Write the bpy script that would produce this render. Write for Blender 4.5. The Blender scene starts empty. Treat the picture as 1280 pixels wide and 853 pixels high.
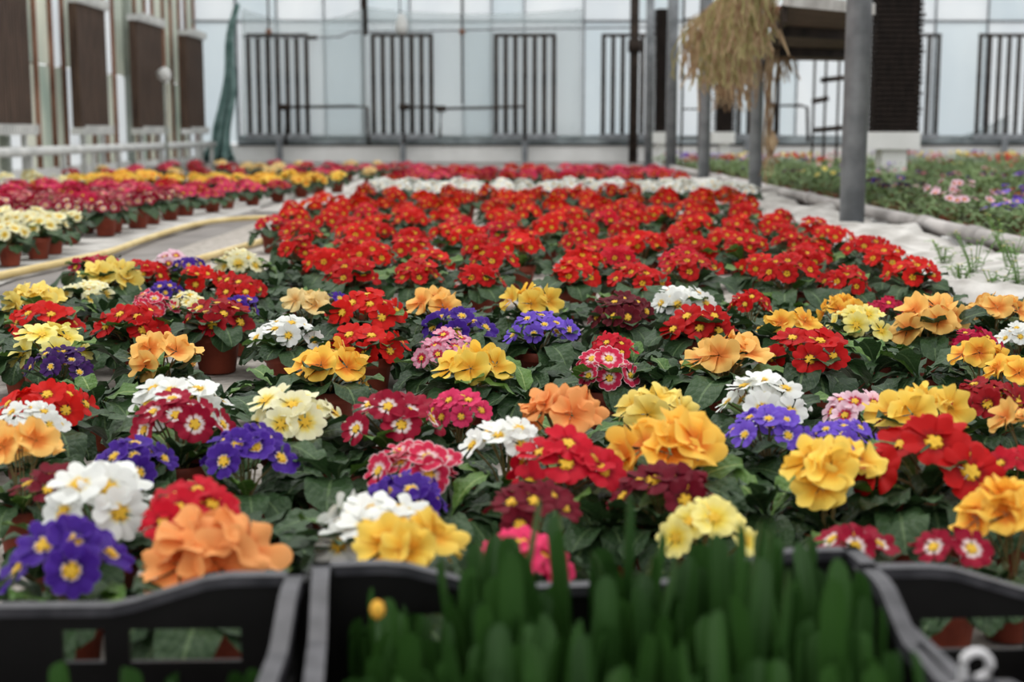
import bpy, math, random
import numpy as np
from mathutils import Vector, Matrix, Euler

random.seed(7)
R = random.random
U = random.uniform
SC = bpy.context.scene
COL = SC.collection
PI = math.pi

# ------------------------------------------------------------------ camera
H = 0.62                      # eye height above the bed
FPX = 1778.0
PITCH = math.atan((426.5 - 165.0) / FPX)
cam_data = bpy.data.cameras.new('camera')
cam_data.sensor_width = 36.0
cam_data.lens = 50.0
cam_data.clip_start = 0.05
cam_data.clip_end = 200
cam_data.dof.use_dof = True
cam_data.dof.focus_distance = 2.95
cam_data.dof.aperture_fstop = 4.0
cam = bpy.data.objects.new('camera', cam_data)
COL.objects.link(cam)
cam.location = (0, 0, H)
cam.rotation_euler = (PI / 2 - PITCH, 0, 0)
SC.camera = cam

# ------------------------------------------------------------------ light: overcast daylight
SC.view_settings.view_transform = 'Standard'
SC.view_settings.look = 'None'
SC.view_settings.exposure = 0.35
SC.view_settings.gamma = 1.0
w = bpy.data.worlds.new('overcast')
SC.world = w
w.use_nodes = True
nt = w.node_tree
nt.nodes.clear()
o_ = nt.nodes.new('ShaderNodeOutputWorld')
bg = nt.nodes.new('ShaderNodeBackground')
tc = nt.nodes.new('ShaderNodeTexCoord')
sx = nt.nodes.new('ShaderNodeSeparateXYZ')
mr = nt.nodes.new('ShaderNodeMapRange')
mr.inputs[1].default_value = -0.1
mr.inputs[2].default_value = 1.0
cr = nt.nodes.new('ShaderNodeValToRGB')
e = cr.color_ramp.elements
e[0].position = 0.0
e[0].color = (0.55, 0.55, 0.54, 1)
e[1].position = 1.0
e[1].color = (1.0, 1.0, 0.99, 1)
k = cr.color_ramp.elements.new(0.12)
k.color = (0.93, 0.94, 0.945, 1)
nt.links.new(tc.outputs['Generated'], sx.inputs[0])
nt.links.new(sx.outputs[2], mr.inputs[0])
nt.links.new(mr.outputs[0], cr.inputs[0])
nt.links.new(cr.outputs[0], bg.inputs[0])
bg.inputs[1].default_value = 0.95
nt.links.new(bg.outputs[0], o_.inputs[0])

sun_d = bpy.data.lights.new('soft_sun', 'SUN')
sun_d.energy = 0.9
sun_d.angle = math.radians(50)
sun_d.color = (1, 0.98, 0.94)
sun = bpy.data.objects.new('soft_sun', sun_d)
COL.objects.link(sun)
sun.rotation_euler = (math.radians(-22), math.radians(-14), 0)


# ------------------------------------------------------------------ helpers
def lin(c):
    out = []
    for v in c[:3]:
        v = v / 255.0
        out.append(v / 12.92 if v <= 0.04045 else ((v + 0.055) / 1.055) ** 2.4)
    return (out[0], out[1], out[2], 1.0)


def mat_new(name):
    m = bpy.data.materials.new(name)
    m.use_nodes = True
    n = m.node_tree.nodes
    b = n['Principled BSDF']
    return m, m.node_tree, n, b


def mat_noise(name, c1, c2, scale=8, rough=0.7, bump=0.0, spec=0.3, detail=5, metallic=0.0, lo=0.35, hi=0.65, stretch=None):
    m, t, n, b = mat_new(name)
    tcn = n.new('ShaderNodeTexCoord')
    nz = n.new('ShaderNodeTexNoise')
    nz.inputs['Scale'].default_value = scale
    nz.inputs['Detail'].default_value = detail
    src = tcn.outputs['Object']
    if stretch:
        mp = n.new('ShaderNodeMapping')
        mp.inputs['Scale'].default_value = stretch
        t.links.new(src, mp.inputs[0])
        src = mp.outputs[0]
    t.links.new(src, nz.inputs['Vector'])
    cr = n.new('ShaderNodeValToRGB')
    cr.color_ramp.elements[0].position = lo
    cr.color_ramp.elements[0].color = lin(c1)
    cr.color_ramp.elements[1].position = hi
    cr.color_ramp.elements[1].color = lin(c2)
    t.links.new(nz.outputs['Fac'], cr.inputs[0])
    t.links.new(cr.outputs[0], b.inputs['Base Color'])
    b.inputs['Roughness'].default_value = rough
    b.inputs['Specular IOR Level'].default_value = spec
    b.inputs['Metallic'].default_value = metallic
    if bump:
        bp = n.new('ShaderNodeBump')
        bp.inputs['Strength'].default_value = bump
        bp.inputs['Distance'].default_value = 0.02
        t.links.new(nz.outputs['Fac'], bp.inputs['Height'])
        t.links.new(bp.outputs[0], b.inputs['Normal'])
    return m


def thin(m, amount, color_from='Base Color', tint=None):
    """let light through a thin sheet (petal, leaf, film)"""
    t = m.node_tree
    n = t.nodes
    b = n['Principled BSDF']
    tr = n.new('ShaderNodeBsdfTranslucent')
    mx = n.new('ShaderNodeMixShader')
    mx.inputs[0].default_value = amount
    ln = b.inputs[color_from].links
    if tint:
        tr.inputs[0].default_value = lin(tint)
    elif ln:
        t.links.new(ln[0].from_socket, tr.inputs[0])
    else:
        tr.inputs[0].default_value = b.inputs[color_from].default_value
    out = n['Material Output']
    t.links.new(b.outputs[0], mx.inputs[1])
    t.links.new(tr.outputs[0], mx.inputs[2])
    t.links.new(mx.outputs[0], out.inputs[0])
    return m


class MB:
    """collects vertices / faces / uvs for one mesh"""
    def __init__(self):
        self.v, self.f, self.uv = [], [], []

    def grid(self, pts, uvs=None, nu=0, nv=0):
        """pts: nu*nv points row by row"""
        b = len(self.v)
        self.v += [tuple(p) for p in pts]
        self.uv += uvs if uvs else [(0, 0)] * len(pts)
        for i in range(nu - 1):
            for j in range(nv - 1):
                a = b + i * nv + j
                self.f.append((a, a + 1, a + nv + 1, a + nv))

    def add(self, verts, faces, uvs=None):
        b = len(self.v)
        self.v += [tuple(p) for p in verts]
        self.uv += uvs if uvs else [(0, 0)] * len(verts)
        self.f += [tuple(i + b for i in f) for f in faces]

    def box(self, x0, x1, y0, y1, z0, z1):
        self.add([(x0, y0, z0), (x1, y0, z0), (x1, y1, z0), (x0, y1, z0), (x0, y0, z1), (x1, y0, z1), (x1, y1, z1), (x0, y1, z1)],
                 [(0, 3, 2, 1), (4, 5, 6, 7), (0, 1, 5, 4), (1, 2, 6, 5), (2, 3, 7, 6), (3, 0, 4, 7)])

    def tube(self, path, r, sides=8, cap=True, radii=None):
        b = len(self.v)
        n = len(path)
        P = [Vector(p) for p in path]
        up = Vector((0, 0, 1))
        for i, p in enumerate(P):
            d = (P[min(i + 1, n - 1)] - P[max(i - 1, 0)]).normalized()
            a = up if abs(d.z) < 0.95 else Vector((1, 0, 0))
            s = d.cross(a).normalized()
            q = s.cross(d).normalized()
            rr = radii[i] if radii else r
            for k in range(sides):
                an = 2 * PI * k / sides
                self.v.append(tuple(p + (s * math.cos(an) + q * math.sin(an)) * rr))
                self.uv.append((k / sides, i / max(1, n - 1)))
        for i in range(n - 1):
            for k in range(sides):
                a0 = b + i * sides + k
                a1 = b + i * sides + (k + 1) % sides
                self.f.append((a0, a1, a1 + sides, a0 + sides))
        if cap:
            self.f.append(tuple(b + k for k in range(sides))[::-1])
            self.f.append(tuple(b + (n - 1) * sides + k for k in range(sides)))

    def lathe(self, prof, sides=16, cx=0, cy=0):
        b = len(self.v)
        for (r, z) in prof:
            for k in range(sides):
                an = 2 * PI * k / sides
                self.v.append((cx + r * math.cos(an), cy + r * math.sin(an), z))
                self.uv.append((k / sides, z))
        for i in range(len(prof) - 1):
            for k in range(sides):
                a0 = b + i * sides + k
                a1 = b + i * sides + (k + 1) % sides
                self.f.append((a0, a1, a1 + sides, a0 + sides))

    def merge(self, other, M):
        b = len(self.v)
        self.v += [tuple(M @ Vector(p)) for p in other.v]
        self.uv += other.uv
        self.f += [tuple(i + b for i in f) for f in other.f]

    def mesh(self, name, mat=None, smooth=True):
        me = bpy.data.meshes.new(name)
        me.from_pydata(self.v, [], self.f)
        uvl = me.uv_layers.new(name='UVMap')
        li = np.empty(len(me.loops), dtype=np.int32)
        me.loops.foreach_get('vertex_index', li)
        uva = np.array(self.uv, dtype=np.float32)[li]
        uvl.data.foreach_set('uv', uva.ravel())
        if smooth:
            me.polygons.foreach_set('use_smooth', [True] * len(me.polygons))
        if mat:
            me.materials.append(mat)
        me.update()
        return me


def link(name, data, parent=None, loc=(0, 0, 0), rot=None, scale=None):
    o = bpy.data.objects.new(name, data)
    COL.objects.link(o)
    if parent is not None:
        o.parent = parent
    o.location = loc
    if rot is not None:
        o.rotation_euler = rot
    if scale is not None:
        o.scale = (scale, scale, scale) if isinstance(scale, (int, float)) else scale
    return o


def tag(o, label, cat, group=None):
    o['label'] = label
    o['category'] = cat
    if group:
        o['group'] = group
    return o


def thing(name, label, cat, loc=(0, 0, 0), rz=0.0, group=None):
    o = link(name, None, None, loc, (0, 0, rz))
    o.empty_display_size = 0.05
    return tag(o, label, cat, group)


def struct(o):
    o['kind'] = 'structure'
    return o


def stuff(o):
    o['kind'] = 'stuff'
    return o


def boxmesh(name, mat, x0, x1, y0, y1, z0, z1):
    b = MB()
    b.box(x0, x1, y0, y1, z0, z1)
    return b.mesh(name, mat, smooth=False)


def tubemesh(name, mat, path, r, sides=10, radii=None):
    b = MB()
    b.tube(path, r, sides, radii=radii)
    return b.mesh(name, mat)


def at(px, py, z):
    """world point at height z seen in the photograph at (px, py)"""
    x = (px - 640.0) / FPX
    u = (426.5 - py) / FPX
    dy = math.cos(PITCH) + u * math.sin(PITCH)
    dz = -math.sin(PITCH) + u * math.cos(PITCH)
    t = (z - H) / dz
    return Vector((x * t, dy * t, z))


def atd(px, py, d):
    """world point at depth d"""
    x = (px - 640.0) / FPX
    u = (426.5 - py) / FPX
    dy = math.cos(PITCH) + u * math.sin(PITCH)
    dz = -math.sin(PITCH) + u * math.cos(PITCH)
    t = d / dy
    return Vector((x * t, d, H + dz * t))


ORD = ['', 'first', 'second', 'third', 'fourth', 'fifth', 'sixth', 'seventh', 'eighth', 'ninth', 'tenth', 'eleventh', 'twelfth',
       'thirteenth', 'fourteenth', 'fifteenth', 'sixteenth', 'seventeenth', 'eighteenth', 'nineteenth', 'twentieth', 'twenty-first',
       'twenty-second', 'twenty-third', 'twenty-fourth', 'twenty-fifth', 'twenty-sixth', 'twenty-seventh', 'twenty-eighth']

# ------------------------------------------------------------------ materials
M_floor = mat_noise('path_concrete', (118, 113, 110), (146, 141, 137), 3, 0.85, 0.15)
M_mat = mat_noise('bed_matting', (150, 142, 133), (192, 185, 177), 30, 0.9, 0.25, lo=0.3, hi=0.6)
M_white = mat_noise('white_sheeting', (164, 160, 154), (212, 209, 204), 7, 0.75, 0.5)
M_kerb = mat_noise('kerb_concrete', (236, 236, 233), (250, 250, 248), 2, 0.85, 0.1)
M_steel = mat_noise('galvanised_steel', (118, 122, 126), (150, 154, 158), 6, 0.45, 0.05, 0.4, metallic=0.35)
M_rust = mat_noise('rusty_steel', (104, 70, 54), (158, 118, 98), 5, 0.8, 0.1, stretch=(1, 1, 0.4))
M_dark = mat_noise('dark_brown_iron', (34, 28, 24), (62, 52, 45), 6, 0.7, 0.1, 0.2)
M_fin = mat_noise('brown_fins', (58, 45, 38), (92, 74, 62), 4, 0.7, 0.05, 0.2, stretch=(6, 6, 0.5))
M_pipe_w = mat_noise('white_painted_pipe', (190, 192, 190), (222, 223, 220), 3, 0.5, 0.05)
M_greycol = mat_noise('grey_green_paint', (140, 148, 140), (172, 178, 168), 3, 0.7, 0.05)
M_hose = mat_noise('yellow_hose', (214, 188, 124), (236, 214, 156), 6, 0.5, 0.02)
M_black = mat_noise('black_plastic', (12, 11, 11), (19, 18, 18), 15, 0.5, 0.05, 0.25)
M_terra = mat_noise('terracotta_plastic', (118, 52, 38), (152, 72, 52), 14, 0.6, 0.03, 0.3)
M_soil = mat_noise('dark_soil', (34, 26, 22), (62, 48, 38), 60, 0.95, 0.6, 0.1)
M_stem = mat_noise('flower_stem', (92, 92, 50), (132, 112, 72), 20, 0.6)
M_straw = thin(mat_noise('dry_straw', (150, 118, 90), (206, 182, 146), 12, 0.8), 0.2)
M_strawg = thin(mat_noise('half_dry_leaf', (146, 142, 92), (196, 184, 134), 12, 0.8), 0.25)
M_under = mat_noise('weathered_board', (74, 62, 52), (110, 94, 80), 8, 0.85, 0.1, stretch=(1, 6, 1))
M_tag = mat_noise('white_plastic_tag', (214, 212, 214), (232, 231, 232), 8, 0.4)
M_olddpipe = mat_noise('weathered_grey_pipe', (150, 145, 142), (200, 195, 192), 4, 0.7, 0.1, stretch=(1, 0.5, 1))
M_netg = mat_noise('green_net_bunch', (118, 152, 146), (172, 202, 198), 5, 0.9, 0.2, 0.1)

def leaf_material(name, dark, light, rib, gloss=0.5, veins=True, trans=0.12):
    m, t, n, b = mat_new(name)
    uv = n.new('ShaderNodeUVMap')
    sp = n.new('ShaderNodeSeparateXYZ')
    t.links.new(uv.outputs[0], sp.inputs[0])
    def math_(op, a, bb=None, c=None):
        q = n.new('ShaderNodeMath')
        q.operation = op
        for i, val in enumerate((a, bb, c)):
            if val is None:
                continue
            if isinstance(val, (int, float)):
                q.inputs[i].default_value = val
            else:
                t.links.new(val, q.inputs[i])
        return q.outputs[0]
    ax = math_('ABSOLUTE', math_('SUBTRACT', sp.outputs[0], 0.5))
    mid = math_('LESS_THAN', ax, 0.035)
    oi = n.new('ShaderNodeObjectInfo')
    nz = n.new('ShaderNodeTexNoise')
    nz.inputs['Scale'].default_value = 22
    tcn = n.new('ShaderNodeTexCoord')
    t.links.new(tcn.outputs['Object'], nz.inputs['Vector'])
    f = math_('ADD', math_('MULTIPLY', oi.outputs['Random'], 0.65), math_('MULTIPLY', nz.outputs['Fac'], 0.45))
    mx = n.new('ShaderNodeMix')
    mx.data_type = 'RGBA'
    mx.inputs[6].default_value = lin(dark)
    mx.inputs[7].default_value = lin(light)
    t.links.new(f, mx.inputs[0])
    # lateral veins
    vv = math_('FRACT', math_('MULTIPLY', math_('SUBTRACT', sp.outputs[1], math_('MULTIPLY', ax, 0.7)), 9.0))
    vein = math_('LESS_THAN', math_('ABSOLUTE', math_('SUBTRACT', vv, 0.5)), 0.07)
    allv = math_('MAXIMUM', mid, math_('MULTIPLY', vein, 0.35)) if veins else mid
    mx2 = n.new('ShaderNodeMix')
    mx2.data_type = 'RGBA'
    t.links.new(mx.outputs[2], mx2.inputs[6])
    mx2.inputs[7].default_value = lin(rib)
    t.links.new(math_('MULTIPLY', allv, 0.6), mx2.inputs[0])
    t.links.new(mx2.outputs[2], b.inputs['Base Color'])
    b.inputs['Roughness'].default_value = gloss
    b.inputs['Specular IOR Level'].default_value = 0.35
    if veins:
        vo = n.new('ShaderNodeTexVoronoi')
        vo.inputs['Scale'].default_value = 130
        t.links.new(tcn.outputs['Object'], vo.inputs['Vector'])
        hgt = math_('SUBTRACT', math_('SUBTRACT', 1.0, vo.outputs['Distance']), math_('MULTIPLY', allv, 1.5))
        bp = n.new('ShaderNodeBump')
        bp.inputs['Strength'].default_value = 0.8
        bp.inputs['Distance'].default_value = 0.003
        t.links.new(hgt, bp.inputs['Height'])
        t.links.new(bp.outputs[0], b.inputs['Normal'])
    return thin(m, trans)


M_leaf = leaf_material('primrose_leaf', (22, 45, 23), (58, 86, 48), (108, 132, 88))
M_leaf_y = leaf_material('young_primrose_leaf', (54, 92, 30), (90, 126, 50), (160, 180, 110))
M_shoot = leaf_material('bulb_shoot', (30, 58, 22), (56, 94, 38), (56, 94, 40), 0.42, veins=False)
M_pleaf = leaf_material('pansy_leaf', (52, 84, 42), (142, 168, 104), (140, 164, 106), 0.6, veins=False)
M_weed = leaf_material('weed_leaf', (72, 112, 44), (120, 158, 74), (140, 170, 100), 0.6, veins=False)


def petal_material(name, stops, trans=0.22, vary=0.10):
    m, t, n, b = mat_new('petal_' + name)
    uv = n.new('ShaderNodeUVMap')
    sp = n.new('ShaderNodeSeparateXYZ')
    t.links.new(uv.outputs[0], sp.inputs[0])
    nz = n.new('ShaderNodeTexNoise')
    nz.inputs['Scale'].default_value = 14
    t.links.new(uv.outputs[0], nz.inputs['Vector'])
    ma = n.new('ShaderNodeMath')
    ma.operation = 'MULTIPLY_ADD'
    t.links.new(nz.outputs['Fac'], ma.inputs[0])
    ma.inputs[1].default_value = vary
    ma2 = n.new('ShaderNodeMath')
    ma2.operation = 'SUBTRACT'
    t.links.new(sp.outputs[0], ma2.inputs[0])
    ma2.inputs[1].default_value = vary / 2
    t.links.new(ma2.outputs[0], ma.inputs[2])
    cr = n.new('ShaderNodeValToRGB')
    els = cr.color_ramp.elements
    while len(els) > 2:
        els.remove(els[-1])
    els[0].position, els[0].color = stops[0][0], lin(stops[0][1])
    els[1].position, els[1].color = stops[-1][0], lin(stops[-1][1])
    for p, c in stops[1:-1]:
        q = els.new(p)
        q.color = lin(c)
    t.links.new(ma.outputs[0], cr.inputs[0])
    hs = n.new('ShaderNodeHueSaturation')
    oi = n.new('ShaderNodeObjectInfo')
    m2 = n.new('ShaderNodeMapRange')
    m2.inputs[3].default_value = 0.86
    m2.inputs[4].default_value = 1.08
    t.links.new(oi.outputs['Random'], m2.inputs[0])
    t.links.new(m2.outputs[0], hs.inputs['Value'])
    t.links.new(cr.outputs[0], hs.inputs['Color'])
    t.links.new(hs.outputs[0], b.inputs['Base Color'])
    b.inputs['Roughness'].default_value = 0.62
    b.inputs['Specular IOR Level'].default_value = 0.2
    return thin(m, trans)


Y = (236, 180, 40)
SPEC = {   # colour -> (stops, ruffled?)
    'red':        ([(0, Y), (.24, Y), (.28, (140, 8, 8)), (.55, (194, 14, 14)), (1, (190, 14, 14))], 0),
    'scarlet':    ([(0, Y), (.25, Y), (.29, (180, 14, 8)), (.55, (214, 26, 16)), (1, (208, 22, 15))], 0),
    'crimson':    ([(0, Y), (.24, Y), (.28, (150, 8, 28)), (.55, (204, 18, 44)), (1, (196, 16, 40))], 0),
    'darkred':    ([(0, Y), (.27, Y), (.31, (100, 6, 14)), (.6, (158, 12, 24)), (1, (150, 12, 22))], 0),
    'maroon':     ([(0, Y), (.25, Y), (.29, (60, 6, 14)), (.6, (98, 12, 28)), (.93, (92, 12, 26)), (1, (150, 60, 72))], 0),
    'wine':       ([(0, Y), (.27, Y), (.31, (80, 4, 18)), (.6, (118, 10, 36)), (1, (108, 8, 30))], 0),
    'bicolour':   ([(0, Y), (.24, Y), (.29, (244, 232, 226)), (.40, (238, 214, 214)), (.52, (160, 8, 48)), (1, (146, 6, 42))], 0),
    'picotee':    ([(0, Y), (.24, Y), (.29, (244, 226, 222)), (.40, (236, 190, 196)), (.55, (206, 34, 74)), (.88, (206, 40, 78)), (1, (240, 214, 216))], 0),
    'blush':      ([(0, Y), (.22, Y), (.27, (176, 20, 50)), (.40, (190, 50, 80)), (.55, (232, 186, 202)), (1, (240, 210, 220))], 0),
    'mottled':    ([(0, Y), (.2, (190, 16, 50)), (.45, (200, 60, 96)), (.6, (232, 180, 196)), (1, (220, 130, 160))], 0),
    'cream':      ([(0, (206, 150, 30)), (.2, (238, 190, 50)), (.42, (244, 222, 120)), (.6, (244, 238, 190)), (1, (246, 242, 206))], 0),
    'lemon':      ([(0, (206, 150, 30)), (.2, (240, 196, 40)), (.45, (244, 222, 100)), (.7, (246, 232, 140)), (1, (246, 236, 152))], 0),
    'white':      ([(0, (206, 150, 30)), (.24, (236, 186, 50)), (.34, (240, 236, 206)), (.45, (242, 243, 238)), (1, (242, 244, 240))], 0),
    'purple':     ([(0, Y), (.27, Y), (.31, (226, 206, 214)), (.37, (56, 22, 112)), (.6, (70, 32, 144)), (.93, (70, 32, 142)), (1, (120, 84, 190))], 0),
    'violet':     ([(0, Y), (.23, Y), (.28, (226, 214, 226)), (.36, (96, 62, 180)), (.6, (116, 82, 204)), (1, (122, 90, 208))], 0),
    'plum':       ([(0, Y), (.2, Y), (.26, (210, 190, 190)), (.34, (42, 18, 70)), (.7, (62, 26, 92)), (1, (68, 30, 98))], 0),
    'pink':       ([(0, Y), (.25, Y), (.3, (170, 20, 60)), (.55, (224, 54, 104)), (1, (224, 60, 108))], 0),
    'magenta':    ([(0, Y), (.22, Y), (.27, (140, 8, 40)), (.55, (190, 20, 66)), (1, (190, 24, 70))], 0),
    'yellow':     ([(0, (206, 136, 24)), (.3, (238, 168, 44)), (.62, (250, 210, 84)), (1, (252, 220, 104))], 1),
    'paleyellow': ([(0, (210, 150, 30)), (.25, (240, 190, 60)), (.6, (246, 220, 110)), (1, (248, 226, 130))], 1),
    'golden':     ([(0, (206, 104, 20)), (.34, (234, 138, 40)), (.64, (252, 198, 76)), (1, (253, 208, 92))], 1),
    'apricot':    ([(0, (206, 100, 30)), (.34, (234, 140, 60)), (.64, (248, 194, 104)), (1, (250, 202, 116))], 1),
    'orange':     ([(0, (206, 90, 30)), (.3, (236, 132, 66)), (.6, (246, 166, 96)), (1, (248, 174, 106))], 1),
    'peach':      ([(0, (200, 120, 40)), (.3, (236, 186, 110)), (.6, (244, 216, 150)), (1, (246, 222, 160))], 1),
}
PM = {k_: petal_material(k_, v_[0]) for k_, v_ in SPEC.items()}
M_eye = mat_noise('flower_eye', (222, 164, 30), (248, 208, 70), 300, 0.6, 0.3)

# ------------------------------------------------------------------ flower and leaf shapes
def flower_mb(rng, ruffled, nr=5, nc=7):
    b = MB()
    cup = rng.uniform(0.10, 0.30) if not ruffled else rng.uniform(0.2, 0.45)
    for p in range(5):
        a0 = 2 * PI * p / 5 + rng.uniform(-0.07, 0.07)
        half = rng.uniform(0.63, 0.72) if not ruffled else rng.uniform(0.74, 0.86)
        size = rng.uniform(0.93, 1.05)
        ph = rng.uniform(0, 6.28)
        roll = 0.10 if not ruffled else 0.16
        lift = rng.uniform(-0.08, 0.12)
        wav = 0.045 if not ruffled else 0.12
        pts, uvs = [], []
        for i in range(nr):
            s = i / (nr - 1)
            for j in range(nc):
                t = -1 + 2 * j / (nc - 1)
                if ruffled:
                    tip = 1 - 0.10 * math.exp(-(t / 0.2) ** 2) - 0.16 * abs(t) ** 3 + 0.035 * math.sin(7 * t + ph)
                else:
                    tip = 1 - 0.15 * math.exp(-(t / 0.2) ** 2) - 0.20 * abs(t) ** 3.5
                r = 0.05 + (tip * size - 0.05) * s
                hw = half * (0.55 + 0.45 * math.sin(min(1, s * 1.15) * PI / 2))
                an = a0 + t * hw
                z = cup * (r ** 2) * 0.9 - 0.05 + roll * t * s + lift * s * s
                z += wav * math.sin(4.5 * t + ph) * s * s
                z += 0.06 * (1 - min(1, abs(t) * 3)) * s * -1
                z -= 0.18 * max(0, s - 0.8) * (1 if not ruffled else 2.0)
                pts.append((r * math.cos(an), r * math.sin(an), z))
                uvs.append((s * 0.98 + 0.01, 0.5 + 0.5 * t))
        b.grid(pts, uvs, nr, nc)
    return b


def eye_mb():
    b = MB()
    v = [(0, 0, 0.02)]
    f = []
    n = 20
    for i in range(n):
        an = 2 * PI * i / n
        r = 0.21 + 0.05 * math.cos(5 * an) 
        v.append((r * math.cos(an), r * math.sin(an), 0.012))
    for i in range(n):
        f.append((0, 1 + i, 1 + (i + 1) % n))
    v2 = [(0.07 * math.cos(2 * PI * i / 8), 0.07 * math.sin(2 * PI * i / 8), 0.03) for i in range(8)]
    b.add(v, f)
    b.add(v2, [tuple(range(8))])
    return b


def leaf_mb(rng, L, W, e0, e1, n=10, m=7, fold=0.22, wavy=0.07, twist=0.0):
    b = MB()
    pts, uvs = [], []
    y = z = 0.0
    ph = rng.uniform(0, 6)
    prev = 0
    for i in range(n):
        s = i / (n - 1)
        el = e0 + (e1 - e0) * s ** 1.2
        if i:
            y += math.cos(el) * L / (n - 1)
            z += math.sin(el) * L / (n - 1)
        if s < 0.64:
            q = max(0, min(1, (s - 0.08) / 0.56))
            wd = 0.12 + 0.88 * (q * q * (3 - 2 * q))
        else:
            wd = max(0.0, 1 - ((s - 0.64) / 0.365) ** 2.4) ** .5
        wd = max(wd, 0.10) * W / 2
        for j in range(m):
            t = -1 + 2 * j / (m - 1)
            up = abs(t) * wd * fold + wavy * W * math.sin(s * 17 + ph + (2 if t > 0 else 0)) * t * t * min(1, s * 2)
            up += rng.uniform(-1, 1) * 0.012 * W
            tw = twist * s
            pts.append((t * wd * math.cos(tw), y - math.sin(el) * up, z + math.cos(el) * up + t * wd * math.sin(tw)))
            uvs.append((0.5 + 0.5 * t, s))
    b.grid(pts, uvs, n, m)
    return b


rng = random.Random(11)
FLAT = [flower_mb(rng, 0, 6, 9) for _ in range(5)]
RUF = [flower_mb(rng, 1, 8, 13) for _ in range(6)]
FLAT_LO = [flower_mb(rng, 0, 3, 4) for _ in range(3)]
RUF_LO = [flower_mb(rng, 1, 3, 5) for _ in range(3)]
MESH_EYE = eye_mb().mesh('eye', M_eye)
_fm = {}
def flower_mesh(colour, v):
    key = (colour, v)
    if key not in _fm:
        _fm[key] = (RUF if SPEC[colour][1] else FLAT)[v].mesh('flower', PM[colour])
    return _fm[key]

d2r = math.radians
LEAF_OUT = [leaf_mb(rng, U(.095, .125), U(.048, .060), d2r(U(22, 50)), d2r(U(-75, -35)), twist=U(-.35, .35), wavy=.1) for _ in range(8)]
LEAF_IN = [leaf_mb(rng, U(.07, .092), U(.040, .050), d2r(U(38, 60)), d2r(U(-15, 15)), twist=U(-.4, .4), wavy=.1) for _ in range(5)]
LEAF_LO = [leaf_mb(rng, U(.105, .135), U(.052, .066), d2r(U(25, 48)), d2r(U(-75, -35)), n=5, m=3) for _ in range(5)]
ML_OUT = [q.mesh('leaf', M_leaf) for q in LEAF_OUT]
ML_IN = [q.mesh('leaf', M_leaf) for q in LEAF_IN]
ML_Y = [q.mesh('leaf', M_leaf_y) for q in LEAF_IN]

pb = MB()
pb.lathe([(.0, .0), (.034, .0), (.036, .002), (.0455, .070), (.0485, .0705), (.050, .074), (.0515, .090), (.0500, .0915), (.0478, .090), (.0465, .078), (.044, .072)], 20)
MESH_POT = pb.mesh('pot', M_terra)
pb = MB()
pb.lathe([(.0, .082), (.02, .083), (.0475, .079)], 14)
MESH_SOIL = pb.mesh('soil', M_soil)


def bloom_spots(r, n, ruffled, spread=1.0, zc=0.155):
    """(position, facing) of each flower of one head"""
    out = []
    if ruffled:
        rings = [(0.0, 1, 8, 0.0), (0.045, n - 1, 48, -0.012)]
        if n > 6:
            rings = [(0.012, 1, 8, 0.004), (0.043, 5, 40, -0.008), (0.06, n - 6, 68, -0.03)]
    else:
        if n <= 7:
            rings = [(0.0, 1, 6, 0.0), (0.042, n - 1, 36, -0.009)]
        else:
            rings = [(0.008, 1, 6, 0.006), (0.036, 5, 24, -0.002), (0.062, n - 6, 56, -0.026)]
    for (rad, cnt, tilt, dz) in rings:
        a0 = r.uniform(0, 6.28)
        for i in range(cnt):
            a = a0 + 2 * PI * i / max(1, cnt) + r.uniform(-.25, .25)
            rr = rad * spread * r.uniform(.85, 1.15)
            p = Vector((rr * math.cos(a), rr * math.sin(a), zc + dz * spread + r.uniform(-.009, .009)))
            tl = d2r(tilt + r.uniform(-14, 14))
            aa = a + r.uniform(-.3, .3)
            nrm = Vector((math.sin(tl) * math.cos(aa), math.sin(tl) * math.sin(aa) - 0.26, math.cos(tl))).normalized()
            out.append((p, nrm))
    return out


def face_matrix(p, nrm, spin, size):
    q = nrm.to_track_quat('Z', 'Y')
    return Matrix.Translation(p) @ q.to_matrix().to_4x4() @ Matrix.Rotation(spin, 4, 'Z') @ Matrix.Scale(size, 4)


def stems_mesh(r, spots, crown=0.085):
    b = MB()
    for p, nrm in spots:
        s = Vector((r.uniform(-.012, .012), r.uniform(-.012, .012), crown - .01))
        e_ = p - nrm * 0.004
        mid = (s + e_) / 2 + Vector((e_.x * -.12, e_.y * -.12, .006))
        b.tube([s, mid, e_], .0017, 4, cap=False)
    return b.mesh('stems', M_stem)


_lo_leaf, _lo_bloom = [], {}
def lo_leaves(i):
    if not _lo_leaf:
        for k_ in range(4):
            r = random.Random(100 + k_)
            b = MB()
            for q in range(15):
                M = Matrix.Translation((0, 0, .083)) @ Matrix.Rotation(q * 2.4 + r.uniform(-.3, .3), 4, 'Z') @ Matrix.Rotation(r.uniform(-.1, .35), 4, 'X')
                b.merge(r.choice(LEAF_LO), M)
            _lo_leaf.append(b.mesh('leaves', M_leaf))
    return _lo_leaf[i % 4]


def lo_bloom(colour, i):
    i %= 4
    if (colour, i) not in _lo_bloom:
        r = random.Random(hash(colour) % 1000 * 0 + i * 17 + len(colour))
        ruf = SPEC[colour][1]
        b = MB()
        for p, nrm in bloom_spots(r, 13 if not ruf else 8, ruf):
            b.merge(r.choice(RUF_LO if ruf else FLAT_LO), face_matrix(p, nrm, r.uniform(0, 6), .034 if ruf else .028))
        _lo_bloom[(colour, i)] = b.mesh('blooms', PM[colour])
    return _lo_bloom[(colour, i)]


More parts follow.
